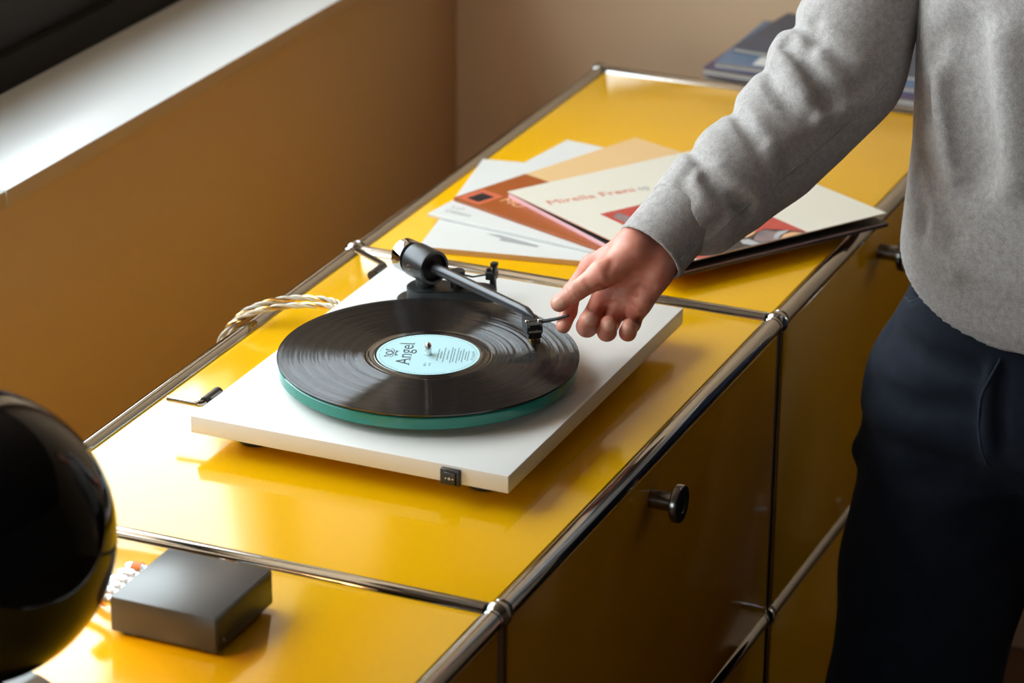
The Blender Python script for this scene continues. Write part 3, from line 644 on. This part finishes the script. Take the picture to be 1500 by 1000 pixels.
def cover_text(txt, a, b, m, size):
    A_, B_ = [Vector((*p, 0)) for p in cover_px(rE[1], rE[2], [a, b])]
    me = text_mesh(txt, size, Matrix.Identity(4)); xs = [v.co.x for v in me.vertices]; L_ = max(xs)-min(xs); x0 = min(xs)
    X = (B_-A_).normalized(); Y = Vector((-X.y, X.x, 0))
    me.transform(rE[1] @ Matrix.Translation((A_.x, A_.y, rE[2]+.00018)) @ Matrix(((X.x, Y.x, 0, 0), (X.y, Y.y, 0, 0), (0, 0, 1, 0), (0, 0, 0, 1))) @ Matrix.Diagonal(((B_-A_).length/L_, 1, 1, 1)) @ Matrix.Translation((-x0, 0, 0)))
    fin('lettering', me, m, rE[0], False)
cover_text('Mirella Freni', (807, 300), (932, 280), 'print_brick', .022)
cover_text('op', (938, 279), (953, 276.5), 'print_grey', .022)

# ---------------------------------------------------------------- magazine stack on a stool past the sideboard
st = empty('side_stool', (1.64, .22, -Z0), 'oak stool standing between the sideboard end and the wall', 'stool')
SZ = -.030
bm = bmesh.new(); box(bm, (1.515, .04, SZ-.025), (1.775, .41, SZ), .003, 2); obj('seat', bm, 'oak', st)
for fx in (1.54, 1.75):
    for fy in (.07, .38):
        bm = bmesh.new(); tube(bm, [(fx, fy, -Z0), (fx, fy, SZ-.024)], [.012, .016], 16); obj('leg', bm, 'oak', st)
z = SZ
spec = [(.016, 0.0, 0, 'paper_white', 'pale magazine at the bottom of the stack on the stool'), (.010, -.6, .004, 'paper_blue', 'blue magazine second from the bottom of the stack'),
        (.009, 2.0, .002, 'paper_dark', 'dark magazine in the middle of the stack on the stool'), (.010, -3.0, .010, 'paper_purple', 'purple magazine under the two topmost of the stack'),
        (.008, 1.0, .018, 'paper_blue', 'slate blue magazine with a white label just under the top'), ]
for th, rot, off, m, lab_ in spec:
    mg = empty('magazine', (1.63, .225-off, z), lab_, 'magazine', 'magazines stacked on the stool')
    Mx = Matrix.Translation((1.628+.004*rot, .228-off, z+.0003)) @ Matrix.Rotation(math.radians(rot), 4, 'Z')
    bm = bmesh.new(); box(bm, (-.103, -.149, .0008), (.103, .149, th-.0008), 0, M=Mx); obj('pages', bm, 'page_edges', mg, False)
    bm = bmesh.new(); box(bm, (-.105, -.150, th-.0009), (.105, .150, th-.0002), 0, M=Mx); box(bm, (-.105, -.150, 0), (.105, .150, .0008), 0, M=Mx); obj('cover', bm, m, mg, False)
    z += th
bm = bmesh.new(); box(bm, (-.095, .03, th-.0002), (-.045, .10, th+.0001), 0, M=Mx); obj('white_label', bm, 'paper_white', mg, False)
mg = empty('magazine', (1.65, .20, z), 'navy magazine lying on top of the stack on the stool', 'magazine', 'magazines stacked on the stool')
Mx = Matrix.Translation((1.655, .195, z+.0003)) @ Matrix.Rotation(math.radians(-5), 4, 'Z')
bm = bmesh.new(); box(bm, (-.090, -.148, .0008), (.090, .148, .0062), 0, M=Mx); obj('pages', bm, 'page_edges', mg, False)
bm = bmesh.new(); box(bm, (-.092, -.150, .0061), (.092, .150, .007), 0, M=Mx); box(bm, (-.092, -.150, 0), (.092, .150, .0008), 0, M=Mx); obj('cover', bm, 'paper_navy', mg, False)

# ---------------------------------------------------------------- the person (signed distance fields -> meshes)
def rc(P, a, b, ra, rb):
    a = np.asarray(a, np.float32); b = np.asarray(b, np.float32); d = b-a
    t = np.clip(((P-a) @ d)/(d @ d), 0, 1)
    return np.linalg.norm(P-a-t[..., None]*d, axis=-1) - (ra+(rb-ra)*t)
def smin(a, b, k):
    h = np.maximum(k-np.abs(a-b), 0)/k
    return np.minimum(a, b) - h*h*k*.25
def chain(P, pts, rs, k=.01):
    d = None
    for i in range(len(pts)-1):
        e_ = rc(P, pts[i], pts[i+1], rs[i], rs[i+1]); d = e_ if d is None else smin(d, e_, k)
    return d
def ell(P, c, r, R=None):
    q_ = P-np.asarray(c, np.float32)
    if R is not None: q_ = q_ @ np.asarray(R, np.float32)
    r = np.asarray(r, np.float32); k0 = np.linalg.norm(q_/r, axis=-1); k1 = np.linalg.norm(q_/(r*r), axis=-1)
    return k0*(k0-1)/np.maximum(k1, 1e-9)
def nets(f, lo, hi, h, slack=1.5):
    lo = np.asarray(lo, float); n = np.ceil((np.asarray(hi)-lo)/h).astype(int)+1
    B_ = 8; nb = -(-n//B_)
    cb_ = [lo[i]+(np.arange(nb[i])*B_+(B_-1)/2)*h for i in range(3)]
    Cc = np.stack(np.meshgrid(*cb_, indexing='ij'), -1).reshape(-1, 3).astype(np.float32)
    dc = np.concatenate([f(Cc[k:k+400000]) for k in range(0, len(Cc), 400000)])
    near = np.abs(dc) < slack*h*B_*.87+.004
    Db = np.repeat(dc.astype(np.float32)[:, None], B_**3, 1)
    off = np.stack(np.meshgrid(*[np.arange(B_)]*3, indexing='ij'), -1).reshape(-1, 3)
    off = ((off-(B_-1)/2)*h).astype(np.float32)
    ids = np.flatnonzero(near)
    for k in range(0, len(ids), 700):
        c_ = ids[k:k+700]; Db[c_] = f((Cc[c_][:, None]+off[None]).reshape(-1, 3)).reshape(len(c_), -1)
    D = Db.reshape(*nb, B_, B_, B_).transpose(0, 3, 1, 4, 2, 5).reshape(*(nb*B_))[:n[0], :n[1], :n[2]]
    S = D < 0
    c = [S[a:n[0]-1+a, b:n[1]-1+b, e_:n[2]-1+e_] for a in (0, 1) for b in (0, 1) for e_ in (0, 1)]
    anyv = np.logical_or.reduce(c); allv = np.logical_and.reduce(c); act = anyv & ~allv
    idx = np.full(act.shape, -1, np.int64); I = np.argwhere(act); idx[act] = np.arange(len(I))
    acc = np.zeros((len(I), 3)); cnt = np.zeros(len(I))
    corners = [(a, b, e_) for a in (0, 1) for b in (0, 1) for e_ in (0, 1)]
    for p in corners:
        for ax_ in range(3):
            if p[ax_]: continue
            q_ = list(p); q_[ax_] = 1
            d0 = D[I[:, 0]+p[0], I[:, 1]+p[1], I[:, 2]+p[2]].astype(float); d1 = D[I[:, 0]+q_[0], I[:, 1]+q_[1], I[:, 2]+q_[2]].astype(float)
            m = (d0 < 0) != (d1 < 0); t = np.where(m, d0/np.where(m, d0-d1, 1), 0)
            v = np.array(p, float)[None].repeat(len(I), 0); v[:, ax_] = t
            acc[m] += v[m]; cnt[m] += 1
    V = (I+acc/np.maximum(cnt, 1)[:, None])*h+lo
    Q = []
    for ax_ in range(3):
        u_, w_ = (ax_+1) % 3, (ax_+2) % 3
        sl0 = [slice(None)]*3; sl1 = [slice(None)]*3; sl0[ax_] = slice(0, -1); sl1[ax_] = slice(1, None)
        a = S[tuple(sl0)]; b = S[tuple(sl1)]; E_ = np.argwhere(a != b)
        ok = (E_[:, u_] > 0) & (E_[:, w_] > 0) & (E_[:, u_] < n[u_]-1) & (E_[:, w_] < n[w_]-1); E_ = E_[ok]
        if not len(E_): continue
        def cell(du, dw):
            q_ = E_.copy(); q_[:, u_] -= du; q_[:, w_] -= dw; return idx[q_[:, 0], q_[:, 1], q_[:, 2]]
        quad = np.stack([cell(1, 1), cell(0, 1), cell(0, 0), cell(1, 0)], 1)
        flip = ~a[E_[:, 0], E_[:, 1], E_[:, 2]]; quad[flip] = quad[flip][:, ::-1]
        Q.append(quad)
    return V, np.concatenate(Q)
def net_mesh(name, parts):
    me = bpy.data.meshes.new(name); V = []; Q = []; o_ = 0
    for v, q_ in parts: V.append(v); Q.append(q_+o_); o_ += len(v)
    V = np.concatenate(V); Q = np.concatenate(Q)
    me.vertices.add(len(V)); me.vertices.foreach_set('co', V.astype(np.float32).ravel())
    me.loops.add(Q.size); me.loops.foreach_set('vertex_index', Q.astype(np.int32).ravel())
    me.polygons.add(len(Q)); me.polygons.foreach_set('loop_start', np.arange(0, Q.size, 4, dtype=np.int32))
    me.update(calc_edges=True); me.validate(); return me
def trace(f, u, v, t0=2.4, t1=3.9):
    d = ray(u, v); t = t0; nd = np.linalg.norm(d); best = (9., t0)
    for _ in range(90):
        s = float(f((CAM+d*t)[None].astype(np.float32))[0])
        best = min(best, (s, t)); t += s*.8/nd
        if s < 2e-4 or t > t1: break
    return CAM+d*best[1]
def seg_dist(P, pts):
    d = None
    for a, b in zip(pts[:-1], pts[1:]):
        e_ = rc(P, a, b, 0, 0); d = e_ if d is None else np.minimum(d, e_)
    return d
T0 = 3.112
def H(u, v, mm): return dep(u, v, T0+mm/1000)

# --- right hand: pixel, pixel, depth (mm behind the lift) ; radii in mm
FING = {
 'index': ([(868, 390, 22), (838, 428, 27), (833, 456, 17), (825.5, 477, 8)], [11.5, 9.6, 8.4, 7.6]),
 'middle': ([(886, 430, 22), (867, 466, 34), (860, 478, 8), (862, 468, -8)], [11.5, 10.5, 10.6, 9.6]),
 'ring': ([(910, 444, 18), (893, 474, 30), (889, 485.5, 5), (891, 475, -8)], [10.5, 9.6, 9.6, 8.6]),
 'little': ([(935, 449, 10), (926, 474, 22), (919.5, 487, 2), (921, 478, -9)], [9.8, 8.4, 8.3, 7.6]),
}
THUMB = ([(880, 402, -8), (843, 427, -6), (818.5, 445, 0)], [12.5, 9.8, 7.8])
WR1, WR2 = H(931, 358, 8), H(961, 388, 8)
def hand_sdf(P):
    mm = .001
    pal = rc(P, WR1, WR2, .0165, .0165)
    fa = rc(P, H(978, 321, 25), H(993, 338, 25), .016, .016)
    pal = smin(pal, rc(P, WR1, H(978, 321, 25), .0165, .016), .012); pal = smin(pal, rc(P, WR2, H(994, 339, 25), .0165, .016), .012); pal = smin(pal, fa, .012)
    pal = smin(pal, rc(P, WR1, H(868, 390, 22), .0165, .0118), .010)
    pal = smin(pal, rc(P, H(945, 372, 10), H(888, 428, 22), .0165, .0118), .012)
    pal = smin(pal, rc(P, H(955, 385, 10), H(910, 441, 18), .016, .011), .012)
    pal = smin(pal, rc(P, WR2, H(935, 446, 10), .0165, .0105), .010)
    pal = smin(pal, rc(P, H(962, 404, 2), H(943, 439, 2), .0125, .0095), .012)      # heel of the hand
    pal = smin(pal, rc(P, H(926, 372, -4), H(886, 400, -8), .0165, .0135), .014)     # ball of the thumb
    th = chain(P, [H(*p) for p in THUMB[0]], [r*mm for r in THUMB[1]], .004)
    th = smin(th, ell(P, H(821, 442, 0), (.0085, .0085, .0085)), .004)
    d = smin(pal, th, .010)
    fd = None
    for k, (pts, rs) in FING.items():
        e_ = chain(P, [H(*p) for p in pts], [r*mm for r in rs], .003)
        d_ = smin(e_, pal, .007) if k != 'index' else smin(e_, pal, .006)
        fd = d_ if fd is None else np.minimum(fd, d_)
    d = np.minimum(d, fd)
    return d
def with_creases(P):
    d = hand_sdf(P)
    for pts, dep_, wd in HCR:
        d = d + dep_*np.exp(-(seg_dist(P, pts)/wd)**2)
    return d
HCR = []
def crease(px, dep_=.0012, wd=.0016): return ([trace(hand_sdf, u, v) for u, v in px], dep_, wd)
HCR = [crease([(852, 443), (880, 418), (905, 421), (930, 430), (958, 441)], .0016, .0022),      # palm fold
       crease([(884, 446), (905, 440), (925, 446), (944, 457)], .0013, .0018),
       crease([(828, 423), (840, 437)], .0008, .0014), crease([(833, 419), (845, 432)], .0007, .0012),
       crease([(848, 461), (868, 455)], .0010, .0014),
       crease([(893, 421), (890, 400), (896, 385)], .0012, .004),
       crease([(857, 412), (868, 425), (876, 425)], .0010, .0030),
       crease([(925, 402), (940, 412), (955, 420)], .0016, .0050)]
NAILS = [((816.5, 443.5), .0060), ((866, 466), .0070), ((893, 478), .0064), ((918, 484), .0060)]
hl = np.array([H(805, 500, -25), H(805, 300, 70), H(1015, 500, -25), H(1015, 300, 70), H(805, 500, 70), H(1015, 300, -25)])
hv, hq = nets(with_creases, hl.min(0)-.005, hl.max(0)+.005, .0009)

# --- sweater
PC = np.array([.823, -.275])                       # body axis
FACE = np.array([-.994, .115]); RGT = np.array([.115, .994])
def body_pt(r, f, z): return np.array([PC[0]+RGT[0]*r+FACE[0]*f, PC[1]+RGT[1]*r+FACE[1]*f, z])
def loft(P, zs, aa, bb, ff=None, rr=None):
    z = P[..., 2]; a = np.interp(z, zs, aa); b = np.interp(z, zs, bb)
    cf = np.interp(z, zs, ff) if ff is not None else 0; cr = np.interp(z, zs, rr) if rr is not None else 0
    x = P[..., 0]-PC[0]; y_ = P[..., 1]-PC[1]
    r = x*RGT[0]+y_*RGT[1]-cr; f = x*FACE[0]+y_*FACE[1]-cf
    k = (np.abs(r/a)**2.4+np.abs(f/b)**2.4)**(1/2.4)
    d = (k-1)*np.minimum(a, b)*.92
    return np.maximum(d, np.maximum(zs[0]-z, z-zs[-1]))
S = [H(990, 322, 24), H(1024, 303, 36), H(1075, 262, 52), H(1130, 218, 76), H(1180, 160, 94), H(1232, 100, 105)]
SHR = dep(1352, -225, 3.25); SHL = body_pt(-.18, .0, SHR[2])
ELL = body_pt(-.24, -.02, SHL[2]-.27); WRL = body_pt(-.23, .10, ELL[2]-.22)
def sleeve_base(P):
    d = chain(P, S[1:]+[SHR], [.0450, .0470, .0505, .0560, .0605, .068], .03)
    d = smin(d, rc(P, S[0], S[1], .0385, .0470), .012)
    d = smin(d, rc(P, H(1043, 335, 42), H(1078, 306, 54), .0180, .019), .02)      # cloth bunched over the cuff
    ax_ = (S[1]-S[0])/np.linalg.norm(S[1]-S[0])
    return np.maximum(d, -((P-S[0]) @ ax_.astype(np.float32)))
def torso_base(P):
    d = loft(P, [-.02, .02, .06, .12, .22, .36, .46, .52, .575, .61], [.165, .176, .182, .180, .176, .182, .185, .150, .085, .066], [.120, .136, .146, .150, .142, .138, .126, .105, .078, .066], ff=[.01, .012, .014, .014, .010, .005, 0, -.005, -.005, 0], rr=[-.030]*7+[-.015, 0, 0])
    # hem is lower at the front
    x = P[..., 0]-PC[0]; y_ = P[..., 1]-PC[1]; f = x*FACE[0]+y_*FACE[1]
    r = x*RGT[0]+y_*RGT[1]
    return np.maximum(d, (.115-.48*np.clip(f, -.06, .2)+.22*np.clip(r, 0, .2))-P[..., 2])
def larm(P): return chain(P, [SHL, ELL, WRL], [.066, .056, .042], .03)
GRV = []; RNG = []; TGV = []
UPL = (-CR*.62+CU*.72-CF*.30); UPL /= np.linalg.norm(UPL)
def folds(P, d, grooves):
    for pts, dep_, wd in grooves:
        d = d + dep_*np.exp(-(seg_dist(P, pts)/wd)**2)
    return d
def torso_sdf(P): return folds(P, smin(torso_base(P), larm(P), .03), TGV)
def sleeve_sdf(P):
    d = sleeve_base(P)
    for c, nrm, dep_, wd in RNG:          # folds that wrap the window side of the sleeve
        q_ = P-c.astype(np.float32); a_ = q_ @ nrm.astype(np.float32)
        rad = q_-a_[..., None]*nrm.astype(np.float32); rl = np.linalg.norm(rad, axis=-1)
        m_ = np.clip((rad @ UPL.astype(np.float32))/np.maximum(rl, 1e-6)*1.25+.15, 0, 1)
        d = d + dep_*m_*np.exp(-(a_/wd)**2)*np.exp(-(rl/.16)**4)
    return folds(P, d, GRV)
def groove(f, px, dep_, wd):
    return ([trace(f, u, v) for u, v in px], dep_, wd)
def ring(u, v, mm, du, dv, dep_, wd):     # axis point, fold direction across the sleeve in the picture
    t = CR*du-CU*dv; nrm = np.cross(t, CF); nrm /= np.linalg.norm(nrm); return (H(u, v, mm), nrm, dep_, wd)
RNG = [ring(1043, 282, 42, 26, 50, 0.0055, .0075), ring(1030, 292, 40, 26, 50, -0.0028, .012), ring(1103, 226, 66, 24, 50, 0.0050, .008), ring(1118, 212, 72, 26, 52, -0.0022, .012),
       ring(1152, 165, 84, 24, 50, 0.0055, .009), ring(1170, 150, 88, 28, 52, -0.0028, .013), ring(1222, 90, 104, 46, 40, 0.0088, .010), ring(1198, 112, 98, 38, 46, -0.0044, .018), ring(1068, 255, 52, 26, 50, -0.0022, .013)]
GRV = [groove(sleeve_base, p, a, b) for p, a, b in (
    ([(1040, 259), (1066, 281), (1098, 299)], .012, .0085),
    ([(1052, 250), (1080, 270), (1104, 285)], -.006, .011),
    ([(1082, 168), (1096, 188), (1112, 205)], .006, .007),
    ([(1126, 106), (1134, 131), (1156, 150), (1185, 168)], .008, .008),
    ([(1153, 66), (1174, 82), (1199, 118), (1218, 140)], .012, .0095),
    ([(1140, 85), (1158, 108), (1178, 136)], -.006, .012),
    ([(1190, 36), (1193, 55), (1184, 71)], .010, .008),
    ([(1215, 150), (1245, 140), (1280, 112)], .005, .012),
    ([(1160, 235), (1190, 205), (1230, 185)], .004, .012),
    ([(1180, 160), (1205, 172), (1235, 168)], -.004, .012),
    ([(1010, 250), (1000, 268), (1008, 290)], .005, .008),
    ([(1022, 345), (1040, 335), (1060, 320)], .004, .007))]
TGV = [groove(torso_base, p, a, b) for p, a, b in (
    ([(1412, 60), (1418, 150), (1432, 240)], 0.0240, .026),
    ([(1370, 110), (1385, 180), (1400, 250)], -0.0120, .016),
    ([(1392, 130), (1398, 190), (1406, 240)], 0.0075, .009),
    ([(1350, 240), (1375, 300), (1400, 345)], 0.0090, .011),
    ([(1366, 345), (1384, 372), (1400, 395)], -0.0050, .014),
    ([(1340, 262), (1350, 300), (1352, 340)], 0.0090, .010),
    ([(1470, 60), (1478, 160), (1480, 260)], -0.0120, .022),
    ([(1372, 60), (1366, 110), (1360, 160)], 0.0075, .012))]
sv, sq = nets(torso_sdf, (.50, -.60, -.10), (1.08, .02, .64), .0036)
rv, rq = nets(sleeve_sdf, (.38, -.25, .02), (1.02, .16, .64), .0024)
# --- cuff
C0, C1 = H(950.5, 371.5, 8), H(995, 320, 25)
cax = (C1-C0)/np.linalg.norm(C1-C0)
def cuff_sdf(P):
    d = rc(P, C0-cax*.02, C1, .0378, .0385)
    d = d + .0014*np.exp(-(seg_dist(P, CUFG)/.005)**2) if CUFG is not None else d
    d = np.maximum(d, -((P-C0) @ cax.astype(np.float32))-.0)
    d = -smin(-d, -(-((P-C0) @ cax.astype(np.float32))), .003)
    inner = rc(P, C0-cax*.03, C0+cax*.03, .0345, .0345)
    return np.maximum(d, -inner)
CUFG = None
CUFG = [trace(cuff_sdf, u, v) for u, v in ((985, 401), (998, 378), (1018, 355))]
cv, cq = nets(cuff_sdf, np.minimum(C0, C1)-.05, np.maximum(C0, C1)+.05, .0016)
# --- jeans
HR, HL_ = body_pt(.088, 0, -.09), body_pt(-.088, 0, -.09)
KR, KL = np.array([.725, -.180, -.42]), np.array([.800, -.440, -.42])
AR, AL = np.array([.790, -.185, -.845]), np.array([.850, -.455, -.845])
def jeans_base(P):
    pel = loft(P, [-.14, -.10, -.04, .02, .075, .145], [.150, .176, .178, .168, .158, .145], [.100, .124, .126, .120, .114, .108], ff=[0, .004, .006, .006, .004, .004], rr=[0, 0, -.004, -.012, -.024, -.03])
    lr = chain(P, [HR, HR*.45+KR*.55, KR, AR], [.104, .100, .092, .080], .02); l2 = chain(P, [HL_, HL_*.45+KL*.55, KL, AL], [.100, .092, .080, .074], .02)
    d = smin(smin(pel, lr, .035), l2, .035)
    d = np.maximum(d, -.86-P[..., 2])
    return d
JG = []
def jeans_sdf(P):
    d = jeans_base(P)
    for pts, dep_, wd in JG: d = d + dep_*np.exp(-(seg_dist(P, pts)/wd)**2)
    return d
JG = [groove(jeans_base, p, a, b) for p, a, b in (
    ([(1300, 485), (1350, 520), (1430, 545)], .006, .014), ([(1270, 560), (1330, 590), (1420, 600)], .007, .015), ([(1255, 620), (1320, 655), (1420, 680)], .006, .016),
    ([(1250, 690), (1300, 705), (1380, 700)], .005, .018), ([(1324, 430), (1334, 439), (1357, 424)], .006, .005), ([(1452, 545), (1446, 600), (1450, 660)], -.006, .010), ([(1470, 545), (1464, 600), (1468, 650)], .007, .008),
    ([(1240, 640), (1245, 660)], -.008, .020))]
jv, jq = nets(jeans_sdf, (.58, -.60, -.875), (1.0, -.02, .16), .004)
# --- head, neck, left hand (continuous with the body)
NK = body_pt(0, .0, .585); HC = body_pt(0, .035, .735)
Rh = np.stack([np.r_[FACE, 0], np.r_[RGT, 0], [0, 0, 1]], 1)
def hp(f, r, z): return HC + Rh @ np.array([f, r, z])
def head_sdf(P):
    d = rc(P, NK-np.array([0, 0, .06]), HC-np.array([0, 0, .06]), .058, .054)
    d = smin(d, ell(P, HC+np.array([0, 0, .02]), (.098, .076, .105), Rh), .03)
    d = smin(d, ell(P, hp(.035, 0, -.055), (.058, .055, .058), Rh), .03)
    d = smin(d, rc(P, hp(.092, 0, .012), hp(.112, 0, -.022), .009, .013), .012)     # nose
    for s in (1, -1):
        d = np.maximum(d, -(ell(P, hp(.098, s*.033, .016), (.016, .017, .011), Rh)))  # eye sockets
        d = smin(d, ell(P, hp(.078, s*.032, .014), (.013, .013, .012), Rh), .003)
        d = smin(d, ell(P, hp(-.005, s*.079, 0), (.016, .007, .031), Rh), .006)      # ears
    d = smin(d, rc(P, hp(.086, -.018, -.052), hp(.086, .018, -.052), .0065, .0065), .004)
    d = smin(d, rc(P, hp(.083, -.014, -.063), hp(.083, .014, -.063), .0065, .0065), .004)
    return d
def hair_sdf(P):
    d = ell(P, hp(-.012, 0, .042), (.102, .086, .098), Rh)
    cut = rc(P, hp(.10, -.05, -.02), hp(.10, .05, -.02), .075, .075)
    d = np.maximum(d, -cut); return np.maximum(d, hp(0, 0, -.06)[2]-P[..., 2])
lh0 = WRL; ldir = (WRL-ELL)/np.linalg.norm(WRL-ELL)
def lhand_sdf(P):
    lat = np.r_[FACE, 0]; d = rc(P, lh0-ldir*.05, lh0+ldir*.03, .026, .024)
    k = lh0+ldir*.10
    for i, (o_, L_) in enumerate(((.030, .070), (.010, .082), (-.010, .076), (-.030, .060))):
        m = k+lat*o_; d = smin(d, rc(P, lh0+ldir*.03+lat*o_*.6, m, .017, .011), .008)
        inn = np.r_[RGT, 0]; t1 = m+ldir*L_*.55+inn*.006; t2 = t1+ldir*L_*.35+inn*.020
        d = smin(d, np.minimum(rc(P, m, t1, .010, .009), rc(P, t1, t2, .009, .0075)), .003)
    a = lh0+ldir*.045+lat*.028; d = smin(d, chain(P, [a, a+lat*.025+ldir*.03, a+lat*.034+ldir*.062], [.014, .011, .009], .004), .008)
    return d
bv = [nets(head_sdf, HC-np.array([.14, .14, .27]), HC+np.array([.14, .14, .15]), .0038), nets(lhand_sdf, np.minimum(lh0, lh0+ldir*.25)-.09, np.maximum(lh0, lh0+ldir*.25)+.09, .0032)]
person = empty('person', (PC[0], PC[1], -Z0), 'person in grey sweatshirt and dark jeans reaching for the tonearm', 'person')
bV = np.concatenate([hv]+[b[0] for b in bv]); bQ = np.concatenate([hq, bv[0][1]+len(hv), bv[1][1]+len(hv)+len(bv[0][0])])
def join_limb(V, Q, pA, pB, path, r):
    # continues the skin through the clothes: a swept limb from the face nearest pA to the face nearest pB
    cen = V[Q].mean(1); ia = int(np.argmin(np.linalg.norm(cen-pA, axis=1))); ib = int(np.argmin(np.linalg.norm(cen-pB, axis=1)))
    ra, rb = Q[ia], Q[ib][::-1]; full = [cen[ia]]+[np.asarray(p) for p in path]+[cen[ib]]
    rings = [ra]; newv = []; base_ = len(V); prev = V[ra]
    for i in range(1, len(full)-1):
        t = full[i+1]-full[i-1]; t /= np.linalg.norm(t); c = prev.mean(0)
        ring = []
        for p in prev:
            d = p-c; d = d-t*(d @ t); d /= max(np.linalg.norm(d), 1e-9); ring.append(full[i]+d*r)
        ring = np.array(ring); newv.append(ring); rings.append(np.arange(4)+base_+4*(i-1)); prev = ring
    k = min(range(4), key=lambda k_: np.linalg.norm(V[np.roll(rb, k_)]-prev)); rings.append(np.roll(rb, k))
    nq = [[a[j], a[(j+1) % 4], b[(j+1) % 4], b[j]] for a, b in zip(rings[:-1], rings[1:]) for j in range(4)]
    keep = np.ones(len(Q), bool); keep[[ia, ib]] = False
    return np.concatenate([V]+newv), np.concatenate([Q[keep], np.array(nq)])
bV, bQ = join_limb(bV, bQ, H(1005, 312, 32), NK+np.array([0, .04, -.10]), [S[2], S[3], S[5], S[5]*.5+SHR*.5, SHR], .026)
bV, bQ = join_limb(bV, bQ, lh0-ldir*.08, NK+np.array([0, -.04, -.10]), [ELL, SHL], .026)
me = net_mesh('body', [(bV, bQ)])
nw = np.zeros(len(me.vertices)); co = bV
for (u, v), rad in NAILS:
    c = trace(hand_sdf, u, v); dd = np.linalg.norm(co-c, axis=1)
    nw = np.maximum(nw, np.clip((rad-dd)/.0008+.5, 0, 1))
at = me.attributes.new('nail', 'FLOAT', 'POINT'); at.data.foreach_set('value', nw.astype(np.float32))
fin('body', me, 'skin', person, 'all')
sw_o = fin('sweatshirt', net_mesh('sweatshirt', [(sv, sq)]), 'sweater_grey', person, 'all')
sl_o = fin('sleeve', net_mesh('sleeve', [(rv, rq)]), 'sweater_grey', sw_o, 'all')
fin('cuff', net_mesh('cuff', [(cv, cq)]), 'sweater_grey', sw_o, 'all')
je = fin('jeans', net_mesh('jeans', [(jv, jq)]), 'jeans_navy', person, 'all')
fin('hair', net_mesh('hair', [nets(hair_sdf, HC-np.array([.14, .14, .12]), HC+np.array([.14, .14, .17]), .0045)]), 'hair_brown', person, 'all')
def seam(name, f, px, r, m, parent):
    pts = smooth_path([trace(f, u, v) for u, v in px], 6); bm = bmesh.new(); tube(bm, pts, r, 6); return obj(name, bm, m, parent)
seam('sleeve_seam', sleeve_sdf, [(1040, 352), (1068, 325), (1100, 297), (1150, 258), (1200, 216), (1240, 182), (1290, 130), (1320, 98)], .0011, 'seam_grey', sw_o)
seam('cuff_seam', cuff_sdf, [(986, 402), (998, 380), (1010, 366), (1020, 354)], .0009, 'seam_grey', sw_o)
seam('pocket_edge', jeans_sdf, [(1326, 436), (1334, 442), (1346, 437), (1356, 424)], .0013, 'seam_navy', je)
seam('fly_edge', jeans_sdf, [(1466, 525), (1450, 555), (1438, 580), (1434, 620), (1437, 655), (1446, 680)], .0016, 'seam_navy', je)
for nm, A_, yaw in (('right', AR, 0.), ('left', AL, -.2)):
    fd_ = np.array([FACE[0]*math.cos(yaw)-FACE[1]*math.sin(yaw), FACE[0]*math.sin(yaw)+FACE[1]*math.cos(yaw), 0])
    def shoe(P, A_=A_, fd_=fd_):
        z_ = -Z0
        d = rc(P, np.array([A_[0], A_[1], z_+.050])-fd_*.03, np.array([A_[0], A_[1], z_+.042])+fd_*.15, .050, .042)
        d = smin(d, rc(P, np.array([A_[0], A_[1], z_+.06]), np.array([A_[0], A_[1], z_+.12]), .046, .042), .02)
        return np.maximum(d, (z_+.0185)-P[..., 2])
    def sole(P, A_=A_, fd_=fd_):
        d = rc(P*np.array([1, 1, 0], np.float32), np.array([A_[0], A_[1], 0])-fd_*.03, np.array([A_[0], A_[1], 0])+fd_*.15, .052, .046)
        return np.maximum(d, np.maximum((-Z0+.0004)-P[..., 2], P[..., 2]-(-Z0+.019)))
    lo3 = np.array([A_[0]-.27, A_[1]-.14, -Z0-.01]); hi3 = np.array([A_[0]+.12, A_[1]+.14, -Z0+.14])
    s_o = fin('shoe', net_mesh('shoe', [nets(shoe, lo3, hi3, .005)]), 'shoe_black', person, 'all')
    fin('sole', net_mesh('sole', [nets(sole, lo3, hi3, .004)]), 'shoe_sole', s_o, 'all')
